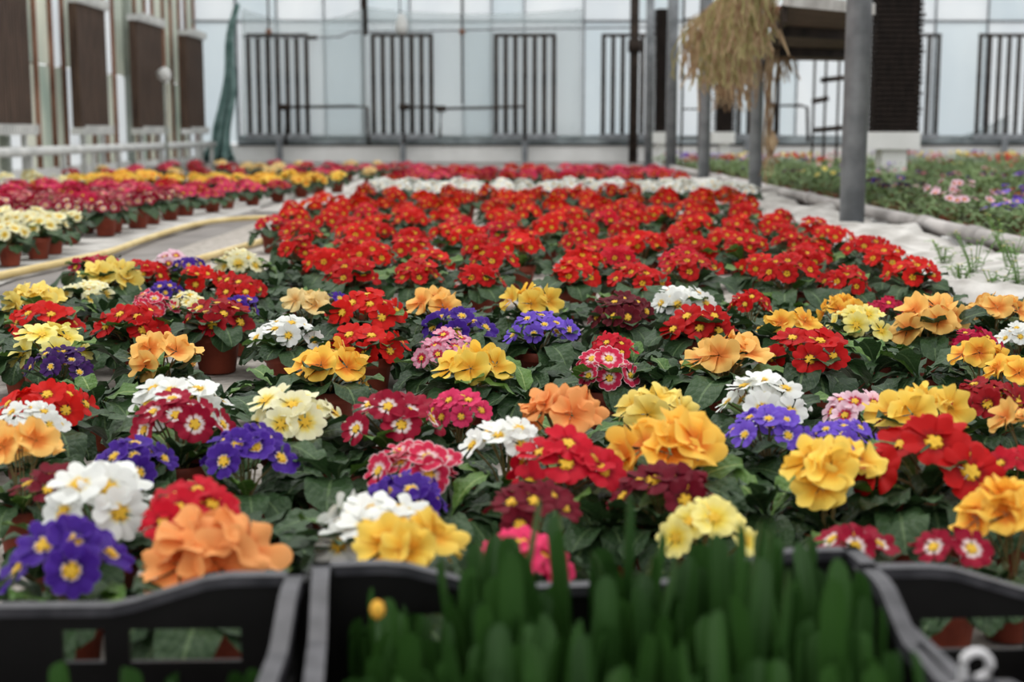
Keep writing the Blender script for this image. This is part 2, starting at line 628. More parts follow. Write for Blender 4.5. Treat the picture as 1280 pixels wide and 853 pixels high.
def primrose(colour, x, y, label, name, group=None, scale=1.0, lod=0, seed=0, n=None, hz=1.0, z0=0.012, fs=1.0):
    r = random.Random(seed * 7919 + 13)
    ruf = SPEC[colour][1] if colour else 0
    root = thing(name, label, 'primrose', (x, y, z0), r.uniform(-.35, .35) if lod < 2 else r.uniform(0, 6.28), group)
    root.scale = (scale, scale, scale * (0.6 + 0.4 / max(.6, scale)) if scale > 1 else scale)
    link('pot', MESH_POT, root)
    if lod >= 2:
        root.scale = (scale * r.uniform(.9, 1.1),) * 2 + (scale * hz * r.uniform(.92, 1.08),)
        stuff(link('leaves', lo_leaves(r.randrange(4)), root, rot=(0, 0, r.uniform(0, 6))))
        stuff(link('blooms', lo_bloom(colour, r.randrange(4)), root))
        return root
    link('soil', MESH_SOIL, root)
    nl = 18 if lod == 0 else 14
    for i in range(nl):
        inner = i >= nl - 4
        az = i * 2.39996 + r.uniform(-.35, .35)
        me = r.choice(ML_IN if inner else ML_OUT)
        if r.random() < (.22 if inner else 0.06):
            me = r.choice(ML_Y)
        cz = .084 + (.004 if inner else 0)
        tip = r.uniform(-.22, .16) if not inner else r.uniform(-.2, .15)
        M = Matrix.Rotation(az, 4, 'Z') @ Matrix.Translation((0, .008, cz)) @ Matrix.Rotation(tip, 4, 'X') @ Matrix.Rotation(r.uniform(-.25, .25), 4, 'Y')
        s = r.uniform(.9, 1.22) * (1.06 if colour and lod == 0 else 1.16)
        o = bpy.data.objects.new('leaf', me)
        COL.objects.link(o)
        o.parent = root
        o.matrix_local = M @ Matrix.Scale(s, 4)
    if not colour:
        return root
    if n is None:
        n = r.choice([6, 7, 8]) if ruf else r.choice([11, 12, 13])
    spots = bloom_spots(r, n, ruf, zc=.155 * hz + .008)
    stuff(link('stems', stems_mesh(r, spots), root))
    for p, nrm in spots:
        size = (.038 if ruf else .030) * fs * r.uniform(.9, 1.1)
        M = face_matrix(p, nrm, r.uniform(0, 6.28), size)
        o = bpy.data.objects.new('flower', flower_mesh(colour, r.randrange(5)))
        COL.objects.link(o)
        o.parent = root
        o.matrix_local = M
        if lod == 0 and not ruf:
            ey = bpy.data.objects.new('eye', MESH_EYE)
            COL.objects.link(ey)
            ey.parent = o
    return root


# ------------------------------------------------------------------ setting: floor and walls
struct(link('floor', boxmesh('floor', M_floor, -7.2, 14.5, -1.5, 31.0, -0.1, 0.0)))
WX, DB = -6.6, 30.0            # side wall and end wall

def pane_material(name, c1, c2, trans, scale):
    m = mat_noise(name, c1, c2, scale, 0.35, 0.0, 0.4, lo=0.3, hi=0.7, stretch=(1, 1, 0.5))
    return thin(m, trans)

M_pane = pane_material('film_pane', (236, 240, 243), (248, 250, 251), 0.84, 0.8)
M_pane_b = pane_material('bluish_film_pane', (228, 235, 239), (240, 245, 247), 0.82, 0.8)
M_pane_g = pane_material('dirty_greenish_pane', (176, 192, 184), (232, 234, 224), 0.6, 1.6)
M_pane_g2 = pane_material('pale_limewashed_pane', (208, 214, 206), (242, 242, 232), 0.6, 1.2)

# end wall
wall_b = struct(link('wall_back', boxmesh('wall_back', M_kerb, WX, 14.0, DB - .1, DB + .15, 0, .36)))
xs_px = [240, 302, 352, 410, 457, 515, 580, 615, 655, 728, 790, 850, 915, 990, 1070, 1158, 1222, 1290, 1360]
xs = [(p - 640) / FPX * DB for p in xs_px]
for i in range(len(xs) - 1):
    for (z0, z1) in ((.40, 2.86), (2.90, 4.6)):
        me = boxmesh('pane', M_pane_b if (i * 7 + int(z0)) % 3 == 0 else M_pane, xs[i] + .015, xs[i + 1] - .015, DB, DB + .02, z0, z1)
        link('pane', me, wall_b)
for i, x in enumerate(xs):
    wd = .05 if i in (4, 1) else .028
    link('mullion', boxmesh('mullion', M_steel if i != 4 else M_dark, x - wd / 2, x + wd / 2, DB - .05, DB + .03, .36, 4.6), wall_b)
link('rail', boxmesh('rail', M_steel, WX, 14.0, DB - .05, DB + .03, 2.86, 2.90), wall_b)
link('sill', boxmesh('sill', M_dark, WX + .9, 14.0, DB - .14, DB + .03, .335, .37), wall_b)
# grey-blue plastic strip above the sill
link('strip', boxmesh('strip', mat_noise('grey_plastic_strip', (128, 138, 140), (176, 186, 190), 3, .5), WX + .9, 14.0, DB - .09, DB - .06, .37, .55), wall_b)

# side wall
wall_l = struct(link('wall_left', boxmesh('wall_left', M_kerb, WX - .15, WX + .05, 10, DB + .15, 0, .12)))
ys = [10.0]
kk = 0
while ys[-1] < DB - .5:
    ys.append(ys[-1] + (.55, .8, .62, .7)[kk % 4])
    kk += 1
ys[-1] = DB
for i in range(len(ys) - 1):
    for (z0, z1) in ((.12, .37), (.40, 1.55), (1.57, 4.8)):
        mt = (M_pane_g2, M_pane_g, M_pane_g2, M_pane)[(i * 3 + int(z0 * 2)) % 4]
        link('pane', boxmesh('pane', mt, WX - .02, WX, ys[i] + .02, ys[i + 1] - .02, z0, z1), wall_l)
for i, y in enumerate(ys):
    if i % 9 == 4:
        link('post', boxmesh('post', M_greycol, WX - .05, WX + .10, y - .07, y + .07, 0, 4.8), wall_l)
    else:
        link('mullion', boxmesh('mullion', M_rust, WX - .04, WX + .05, y - .04, y + .04, .1, 4.8), wall_l)
link('rail', boxmesh('rail', M_rust, WX - .03, WX + .02, 10, DB, .37, .40), wall_l)


# ------------------------------------------------------------------ radiators
def bar_radiator(px, label, nb=7, wd=1.27):
    x = (px - 640) / FPX * (DB - .3)
    t = thing('bar_radiator', label, 'radiator', (x, DB - .3, .55), 0, 'bar radiators along the end wall')
    for i in range(nb):
        bx = -wd / 2 + .04 + (wd - .08) * i / (nb - 1)
        link('bar', bar_me, t, (bx, 0, 0))
    link('top_header', tubemesh('top_header', M_dark, [(-wd / 2, 0, 2.03), (wd / 2, 0, 2.03)], .035, 8), t)
    link('bottom_header', boxmesh('bottom_header', M_steel, -wd / 2 - .03, wd / 2 + .03, -.05, .05, -.08, .03), t)
    link('foot', boxmesh('foot', M_steel, -.06, .06, -.04, .04, -.55, -.08), t)
    return t

bmb = MB()
bmb.lathe([(.0, 0), (.046, 0), (.046, .45), (.051, .46), (.046, .47), (.046, 1.2), (.051, 1.21), (.046, 1.22), (.044, 2.03), (0, 2.03)], 8)
bar_me = bmb.mesh('bar', M_dark)
for px, lab in ((352, 'bar radiator on the end wall beside the hanging green net'),
                (505, 'bar radiator on the end wall behind the white hanging lamp'),
                (656, 'bar radiator on the end wall, third from the green net'),
                (788, 'bar radiator on the end wall behind the dark brown standpipe'),
                (932, 'bar radiator on the end wall behind the straw hanging off the shelf'),
                (1128, 'bar radiator on the end wall half hidden by the tall black finned heater'),
                (1250, 'bar radiator on the end wall, last beyond the black finned heater')):
    bar_radiator(px, lab)


def fin_heater(loc, rz, length, height, label, nf=14, mat=None, group=None):
    mat = mat or M_fin
    t = thing('finned_heater', label, 'heater', loc, rz, group)
    f = MB()
    for i in range(nf):
        x0 = -length / 2 + length * i / nf
        f.box(x0 + .004, x0 + length / nf - .010, -.05, .07, .0, height)
    f.box(-length / 2, length / 2, .05, .075, .02, height - .02)
    stuff(link('fins', f.mesh('fins', mat, False), t))
    for zz, nm in ((-.10, 'bottom_header'), (height, 'top_header')):
        b = MB()
        b.box(-length / 2 - .04, length / 2 + .04, -.10, .09, zz, zz + .10)
        for i in range(nf):
            x0 = -length / 2 + length * (i + .5) / nf
            b.box(x0 - .022, x0 + .022, -.135, -.098, zz + .03, zz + .135)
        link(nm, b.mesh(nm, M_pipe_w, False), t)
    for s in (-1, 1):
        link('leg', boxmesh('leg', M_pipe_w, s * length * .35 - .03, s * length * .35 + .03, -.03, .03, -loc[2], -.1), t)
    return t

fin_heater((WX + .36, 17.85, .68), PI / 2, 1.5, 1.76, 'brown finned heater on the side wall, nearest of its row to the camera', group='finned heaters on the side wall')
fin_heater((WX + .36, 21.4, .68), PI / 2, 1.45, 1.76, 'brown finned heater on the side wall, second in the row', group='finned heaters on the side wall')
fin_heater((WX + .36, 24.8, .68), PI / 2, 1.75, 1.76, 'brown finned heater on the side wall behind the white round sensor', group='finned heaters on the side wall')
fin_heater((WX + .36, 28.3, .68), PI / 2, 1.5, 1.76, 'brown finned heater on the side wall, last before the corner', group='finned heaters on the side wall')
# dark heaters beside the steel posts
M_fin2 = mat_noise('black_fins', (30, 25, 23), (50, 42, 38), 5, .75, .1, .15, stretch=(6, 6, 1))

def stack_heater(px, d, wd, z0, z1, label):
    x = (px - 640) / FPX * d
    t = thing('stacked_fin_heater', label, 'heater', (x, d, 0), .05)
    f = MB()
    nf = int((z1 - z0) / .06)
    f.box(-wd / 2 + .05, wd / 2 - .05, -.12, .12, z0, z1)
    for i in range(nf):
        zz = z0 + (z1 - z0) * i / nf
        rg = random.Random(i)
        f.box(-wd / 2 + rg.uniform(0, .02), wd / 2 - rg.uniform(0, .03), -.16, .16, zz + .01, zz + .045)
    stuff(link('fins', f.mesh('fins', M_fin2, False), t))
    link('foot', boxmesh('foot', M_kerb, -wd / 2 - .05, wd / 2 - .02, -.2, .2, z0 - .2, z0), t)
    link('stand', boxmesh('stand', M_kerb, -wd / 4, wd / 4, -.12, .12, 0, z0 - .2), t)

stack_heater(1110, 17.0, .60, .62, 3.2, 'tall black finned heater on a pale block beside the thickest steel post')
stack_heater(823, 25.5, .26, .62, 2.75, 'narrow black finned heater between two far steel posts')
stack_heater(902, 25.5, .36, .62, 2.2, 'short dark finned heater under the straw hanging off the shelf')

# ------------------------------------------------------------------ pipes, posts, rails
t = thing('white_wall_pipe', 'long white pipe on short posts running along the side wall', 'pipe', (-6.0, 22, .38))
link('pipe', tubemesh('pipe', M_pipe_w, [(0, -9, 0), (0, 6.9, 0)], .062, 10), t)
for yy in np.arange(-8.2, 6.9, 1.35):
    link('post', boxmesh('post', M_pipe_w, -.03, .03, yy - .03, yy + .03, -.38, -.03), t)

posts = [(1064, 8.95, .155, 'thick grey steel post nearest the camera, in front of the hanging shelf'),
         (942, 13.0, .12, 'grey steel post under the far end of the hanging shelf'),
         (878, 17.0, .145, 'grey steel post beside the straw, third of the row'),
         (837, 21.3, .165, 'pale grey steel post, fourth of the row'),
         (809, 24.8, .14, 'far grey steel post beside the narrow black heater')]
for px, d, dia, lab in posts:
    x = (px - 640) / FPX * d
    t = thing('steel_post', lab, 'post', (x, d, 0), 0, 'steel posts beside the main bed')
    link('shaft', tubemesh('shaft', M_steel, [(0, 0, .02), (0, 0, 4.6)], dia / 2, 20), t)
    link('base_plate', boxmesh('base_plate', M_steel, -dia * .75, dia * .75, -dia * .75, dia * .75, 0, .03), t)

t = thing('iron_standpipe', 'dark brown standpipe rising in front of the end wall', 'pipe', ((790 - 640) / FPX * 29, 29, 0))
link('shaft', tubemesh('shaft', M_dark, [(0, 0, 0), (0, 0, 4.4)], .09, 12), t)
link('collar', tubemesh('collar', M_dark, [(0, 0, 2.2), (0, 0, 2.45)], .13, 12), t)

def wall_pipe(label, pts, r=.035, mat=None):
    t = thing('iron_pipe', label, 'pipe', pts[0], 0, None)
    P = [Vector(p) - Vector(pts[0]) for p in pts]
    link('pipe', tubemesh('pipe', mat or M_dark, P, r, 6), t)
    q = P[1]
    link('bracket', boxmesh('bracket', M_dark, q.x - .02, q.x + .02, q.y, DB - .14 - pts[0][1], q.z - .02, q.z + .02), t)
    link('valve', tubemesh('valve', M_dark, [P[1] - Vector((.1, 0, 0)), P[1] + Vector((.1, 0, 0))], r * 1.8, 8), t)

def bd(px, py, d=29.55):
    return tuple(atd(px, py, d))

wall_pipe('low iron pipe bending down between the first two bar radiators', [bd(357, 181), bd(357, 134), bd(440, 133), bd(459, 134), bd(461, 180)])
wall_pipe('low iron pipe crossing in front of the third bar radiator', [bd(550, 172), bd(551, 136), bd(600, 135), bd(655, 133), bd(656, 176)])
wall_pipe('thin iron pipe joining the second bar radiator at mid height', [bd(505, 180), bd(505, 134), bd(549, 134)])
wall_pipe('thin sagging pipe run high on the end wall', [bd(302, 46), bd(390, 47), bd(425, 46), bd(436, 40), bd(520, 39), bd(640, 36), bd(830, 34)], .022, M_steel)
wall_pipe('low iron pipe under the hanging shelf', [bd(968, 176), bd(968, 132), bd(1000, 132), bd(1009, 134), bd(1010, 178)])
for i, (px, lab) in enumerate(((338, 'thin dark drop wire above the first bar radiator'), (457, 'short thick dark drop pipe high between the first two radiators'), (578, 'thin drop wire between the second and third radiators'))):
    t = thing('drop_pipe', lab, 'pipe', bd(px, 130 if i != 1 else 44), 0)
    ln = 3.2
    link('pipe', tubemesh('pipe', M_dark, [(0, 0, 0), (0, 0, ln)], .022 if i != 1 else .05, 6), t)
    link('clip', tubemesh('clip', M_rust, [(0, 0, 1.4), (0, 0, 1.5)], .06, 8), t)

# bracket frame and ladder-like rack near the posts
t = thing('wire_rack', 'ladder-like wire rack with thin rungs between two steel posts', 'rack', ((860 - 640) / FPX * 22, 22, 0))
for s in (-.13, .13):
    link('rail', tubemesh('rail', M_dark, [(s, 0, 0), (s, 0, 3.0)], .016, 6), t)
for py in (172, 137, 98, 63, 28):
    zz = H + (165 - py) / FPX * 22
    link('rung', tubemesh('rung', M_dark, [(-.13, 0, zz), (.13, 0, zz)], .014, 6), t)
t = thing('pipe_bracket', 'dark iron pipe bracket seen under the hanging shelf', 'bracket', ((1040 - 640) / FPX * 22, 22, 0))
for px in (1012, 1026, 1042):
    link('upright', tubemesh('upright', M_dark, [((px - 1040) / FPX * 22, 0, 0), ((px - 1040) / FPX * 22, 0, 1.9)], .02, 6), t)
for py, a, b_ in ((102, 1020, 1058), (163, 1014, 1058), (128, 1010, 1030)):
    zz = H + (165 - py) / FPX * 22
    link('crossbar', tubemesh('crossbar', M_dark, [((a - 1040) / FPX * 22, 0, zz), ((b_ - 1040) / FPX * 22, 0, zz + .05)], .04, 8), t)

# lamps / sensor
t = thing('hanging_lamp', 'white hanging lamp in front of the end wall', 'lamp', bd(502, 33, 29.3))
b = MB()
b.lathe([(.0, -.16), (.10, -.14), (.13, -.02), (.11, .12), (.05, .24), (0, .26)], 12)
link('lamp_shade', b.mesh('lamp_shade', M_pipe_w), t)
link('cord', tubemesh('cord', M_dark, [(-.03, 0, .25), (-.05, 0, 2.6)], .015, 6), t)
p_ = atd(205, 93, 24.5)
t = thing('round_sensor', 'white round sensor head on a slim post by the side wall', 'sensor', (p_.x, p_.y, 0))
b = MB()
b.lathe([(0, -.13), (.08, -.11), (.13, 0), (.10, .09), (0, .12)], 12)
link('sensor_head', b.mesh('sensor_head', M_pipe_w), t, (0, 0, p_.z), (.3, -.5, 0))
link('post', tubemesh('post', M_greycol, [(0, 0, 0), (0, 0, p_.z - .1)], .025, 8), t)

# ------------------------------------------------------------------ nets
m, tt, nn, bb = mat_new('pale_shade_net')
bb.inputs['Base Color'].default_value = lin((204, 216, 218))
bb.inputs['Roughness'].default_value = .8
trn = nn.new('ShaderNodeBsdfTransparent')
mxn = nn.new('ShaderNodeMixShader')
mxn.inputs[0].default_value = .66
tt.links.new(bb.outputs[0], mxn.inputs[1])
tt.links.new(trn.outputs[0], mxn.inputs[2])
tt.links.new(mxn.outputs[0], nn['Material Output'].inputs[0])
M_net = m

def net(label, px0, px1, y_a, y_mid, y_b, d):
    b = MB()
    pts, uvs = [], []
    nu, nv = 17, 8
    for i in range(nu):
        s = i / (nu - 1)
        px = px0 + (px1 - px0) * s
        top = y_a * (1 - s) + y_b * s + (y_mid - (y_a + y_b) / 2) * 4 * s * (1 - s)
        for j in range(nv):
            q = j / (nv - 1)
            p = atd(px, top + (172 - top) * q, d)
            pts.append((p.x, d + .02 * math.sin(s * 40) * (1 - .5 * q), p.z))
            uvs.append((s, q))
    b.grid(pts, uvs, nu, nv)
    o = link('shade_net', b.mesh('shade_net', M_net))
    tag(o, label, 'net')
    md = o.modifiers.new('thickness', 'SOLIDIFY')
    md.thickness = .006

net('pale blue-green shade net sagging over the first two radiators', 302, 457, 10, 26, 9, 29.82)
net('pale blue-green shade net stretched over the third radiator', 457, 728, 9, 17, 10, 29.82)
net('pale shade net low along the wall beyond the black heater', 1150, 1262, 178, 168, 142, 29.85)

b = MB()
pts, uvs = [], []
nu, nv = 22, 13
for i in range(nu):
    q = i / (nu - 1)
    cxp = 297 - 16 * math.sin(q * PI * .62) - 4 * math.sin(q * 9)
    hw = 2 + 9 * q + 6 * max(0, q - .45) * (1 - q) * 4 + (14 * max(0, q - .88) * 8)
    py = 5 + 197 * q
    for j in range(nv):
        s = -1 + 2 * j / (nv - 1)
        p = atd(cxp - (8 * max(0, q - .88) * 8) + hw * s, py, 29.3)
        pts.append((p.x, 29.3 - .12 * math.cos(s * 9 + q * 3) * (.3 + q) - .25 * max(0, q - .85), max(.02, p.z)))
        uvs.append((s, q))
b.grid(pts, uvs, nu, nv)
o = tag(link('green_net', b.mesh('green_net', thin(M_netg, .4))), 'bunched dark green net hanging down in the corner of the end wall', 'net')
md = o.modifiers.new('thickness', 'SOLIDIFY')
md.thickness = .02

# ------------------------------------------------------------------ hanging shelf with straw
A, B, C_, D_ = Vector((1.74, 9.3, 1.42)), Vector((2.44, 9.95, 1.42)), Vector((3.3, 13.9, 1.29)), Vector((2.26, 13.15, 1.27))
t = thing('hanging_shelf', 'weathered plant shelf with a white front lip hung on the steel posts', 'shelf', tuple((A + B + C_ + D_) / 4))
c0 = (A + B + C_ + D_) / 4
def quadslab(name, mat, q, th):
    b = MB()
    v = [tuple(p - c0) for p in q] + [tuple(p - c0 + Vector((0, 0, th))) for p in q]
    b.add(v, [(3, 2, 1, 0), (4, 5, 6, 7), (0, 1, 5, 4), (1, 2, 6, 5), (2, 3, 7, 6), (3, 0, 4, 7)])
    return b.mesh(name, mat, False)
link('board', quadslab('board', M_under, [A, B, C_, D_], .05), t)
dirn = (B - A).normalized()
nrm_ = Vector((dirn.y, -dirn.x, 0)) * .05
link('lip', quadslab('lip', M_white, [A + nrm_ - dirn * .02 + Vector((0, 0, -.01)), B + nrm_ + Vector((0, 0, -.01)), B, A - dirn * .02], .075), t)
for s in (.3, .7):
    p, q = A.lerp(D_, s), B.lerp(C_, s)
    sd = Vector((0, .04, 0))
    link('joist', quadslab('joist', M_dark, [p - sd, q - sd, q + sd, p + sd], -.07), t)
link('side_board', quadslab('side_board', M_dark, [A + Vector((-.01, 0, 0)), A + Vector((.02, 0, 0)), D_ + Vector((.02, 0, 0)), D_ + Vector((-.01, 0, 0))], -.10), t)

def trailing(label, centre, n, lmin, lmax, spread, mats, seed, drift=(-.3, 0)):
    r = random.Random(seed)
    t = thing('dried_trailing_plant', label, 'dried plant', tuple(centre))
    link('pot', MESH_POT, t, (0.28, 0, 0), None, 1.5)
    for k_, mt in enumerate(mats):
        b = MB()
        for i in range(n):
            L = r.uniform(lmin, lmax)
            a = r.uniform(0, 6.28)
            out = r.uniform(.1, spread)
            x = math.cos(a) * out + drift[0] * r.random()
            yv = math.sin(a) * out * 1.6 + drift[1]
            z0 = .12
            pth = [(0.28 + x * .1, yv * .2, z0), (.1 + x * .5, yv * .6, z0 + r.uniform(.02, .12)), (x * .9, yv, z0 - .25 * L), (x + r.uniform(-.05, .05), yv, z0 - .62 * L), (x + r.uniform(-.08, .08), yv + r.uniform(-.05, .05), z0 - L)]
            w_ = r.uniform(.006, .016)
            pts = []
            for p in pth:
                pts += [(p[0] - w_ / 2, p[1], p[2]), (p[0] + w_ / 2, p[1] + .004, p[2] + .002)]
            b.grid(pts, [(0, 0)] * len(pts), 5, 2)
        stuff(link('strands' if k_ == 0 else 'green_strands', b.mesh('strands', mt), t))
    return t

trailing('straw-coloured plant spilling off the near corner of the hanging shelf', (1.66, 9.75, 1.455), 110, .15, .48, .15, (M_straw, M_strawg), 1, (-.22, 0))
trailing('greenish straw plant drooping over the middle edge of the hanging shelf', (1.70, 10.9, 1.41), 130, .2, .6, .18, (M_straw, M_strawg), 2, (-.30, 0))
trailing('brown dried plant trailing down beside the post below the shelf', (1.98, 12.2, 1.358), 90, .2, .7, .14, (M_straw, M_straw), 3, (-.25, 0))
trailing('pale dried plant at the far end of the hanging shelf', (2.35, 13.0, 1.328), 40, .15, .4, .2, (M_straw, M_straw), 5, (-.05, 0))
r = random.Random(9)
b = MB()
for i in range(9):
    x0, y0 = r.uniform(-.05, .05), r.uniform(-.05, .05)
    b.tube([(x0, y0, 0), (x0 - .02, y0, -.3), (x0 + r.uniform(-.05, .05), y0, -.75), (x0 + r.uniform(-.06, .06), y0, -r.uniform(.85, 1.05))], .006, 3, cap=False)
t = thing('hanging_roots', 'thin brown strands hanging low beside the second steel post', 'dried plant', tuple(atd(968, 60, 11.0)))
stuff(link('strands', b.mesh('strands', M_straw), t))
link('clump', trail_me if False else tubemesh('clump', M_straw, [(0, 0, -.62), (.01, 0, -.7), (0, 0, -.8)], .03, 7, radii=[.01, .045, .012]), t)

# ------------------------------------------------------------------ beds: mats, pipe, hose
def sheet(name, label, x0, x1, y0, y1, nx, ny, amp, mat, seed, z=.004, skew=0):
    r = random.Random(seed)
    ph = [r.uniform(0, 6) for _ in range(6)]
    b = MB()
    pts = []
    for i in range(ny):
        v = i / (ny - 1)
        y = y0 + (y1 - y0) * v
        for j in range(nx):
            u = j / (nx - 1)
            x = x0 + (x1 - x0) * u + skew * v
            edge = .02 * math.sin(y * 3 + ph[0]) + .015 * math.sin(y * 7.3 + ph[1])
            h = amp * (.5 + .5 * math.sin(y * 4.3 + 2.1 * u + ph[2]) * math.sin(u * 6 + y * 1.3 + ph[3]))
            h += amp * .5 * (.5 + .5 * math.sin(y * 11 + u * 4 + ph[4]))
            pts.append((x + (edge if j in (0, nx - 1) else 0), y, z + h))
    b.grid(pts, [(0, 0)] * len(pts), ny, nx)
    o = tag(link(name, b.mesh(name, mat)), label, 'mat')
    md = o.modifiers.new('thickness', 'SOLIDIFY')
    md.thickness = .004
    md.offset = -1
    return o

sheet('bed_mat', 'pale speckled matting under the mixed and red primroses', -1.75, 1.75, .3, 18.6, 8, 30, .003, M_mat, 1, .006)
sheet('white_sheet', 'white sheeting under the primrose bed across the path', -5.85, -2.06, 5.2, 20.5, 8, 40, .004, M_white, 2, .006)
sheet('white_sheet', 'rumpled white sheeting between the red primroses and the grey pipe', 1.48, 2.27, 4.2, 18, 9, 140, .075, M_white, 3, .008, .05)
sheet('white_sheet', 'white sheeting along the far end of the path', -2.0, -1.35, 11.0, 26, 5, 30, .006, M_white, 4, .005)
sheet('dark_matting', 'dark matting under the pansies beyond the grey pipe', 2.45, 11.5, 5, 27, 6, 20, .01, M_soil, 5, .004)  # plain dark sheet in the soil colour

t = thing('grey_ground_pipe', 'weathered grey pipe edging the pansy bed', 'pipe', (2.36, 0, .1))
link('pipe', tubemesh('pipe', M_olddpipe, [(.0, 3.8, .0), (.0, 9, 0), (.01, 14, 0), (.0, 22, 0)], .04, 14), t)
for yy in (5.9, 7.15, 8.05, 9.6, 11.2, 13.4, 16):
    link('collar', tubemesh('collar', M_olddpipe, [(0, yy, 0), (0, yy + .16, 0)], .049, 14), t)
for yy in np.arange(4.4, 21, 1.6):
    link('support', boxmesh('support', M_kerb, -.05, .05, yy - .06, yy + .06, -.1, -.035), t)

hp = [(-2.3, 4.6), (-2.17, 5.4), (-2.12, 5.9), (-2.05, 6.5), (-2.0, 7.05), (-2.03, 7.7), (-2.05, 8.35), (-2.05, 9.0), (-1.98, 9.55), (-1.77, 9.86), (-1.5, 9.75), (-1.34, 9.3), (-1.3, 8.6), (-1.36, 7.8), (-1.42, 7.2), (-1.48, 6.5), (-1.54, 5.7), (-1.6, 4.9), (-1.66, 4.0), (-1.7, 3.0)]
sm = []
for i in range(len(hp) - 1):
    p0, p1, p2, p3 = (Vector(hp[max(0, min(len(hp) - 1, i + q))] + (0,)) for q in (-1, 0, 1, 2))
    for s in range(5):
        u = s / 5
        v = .5 * ((2 * p1) + (p2 - p0) * u + (2 * p0 - 5 * p1 + 4 * p2 - p3) * u * u + (3 * p1 - p0 - 3 * p2 + p3) * u ** 3)
        sm.append((v.x, v.y, .03))
tag(link('garden_hose', tubemesh('garden_hose', M_hose, sm, .017, 8)), 'pale yellow hose looping along the path beside the white sheeting', 'hose')

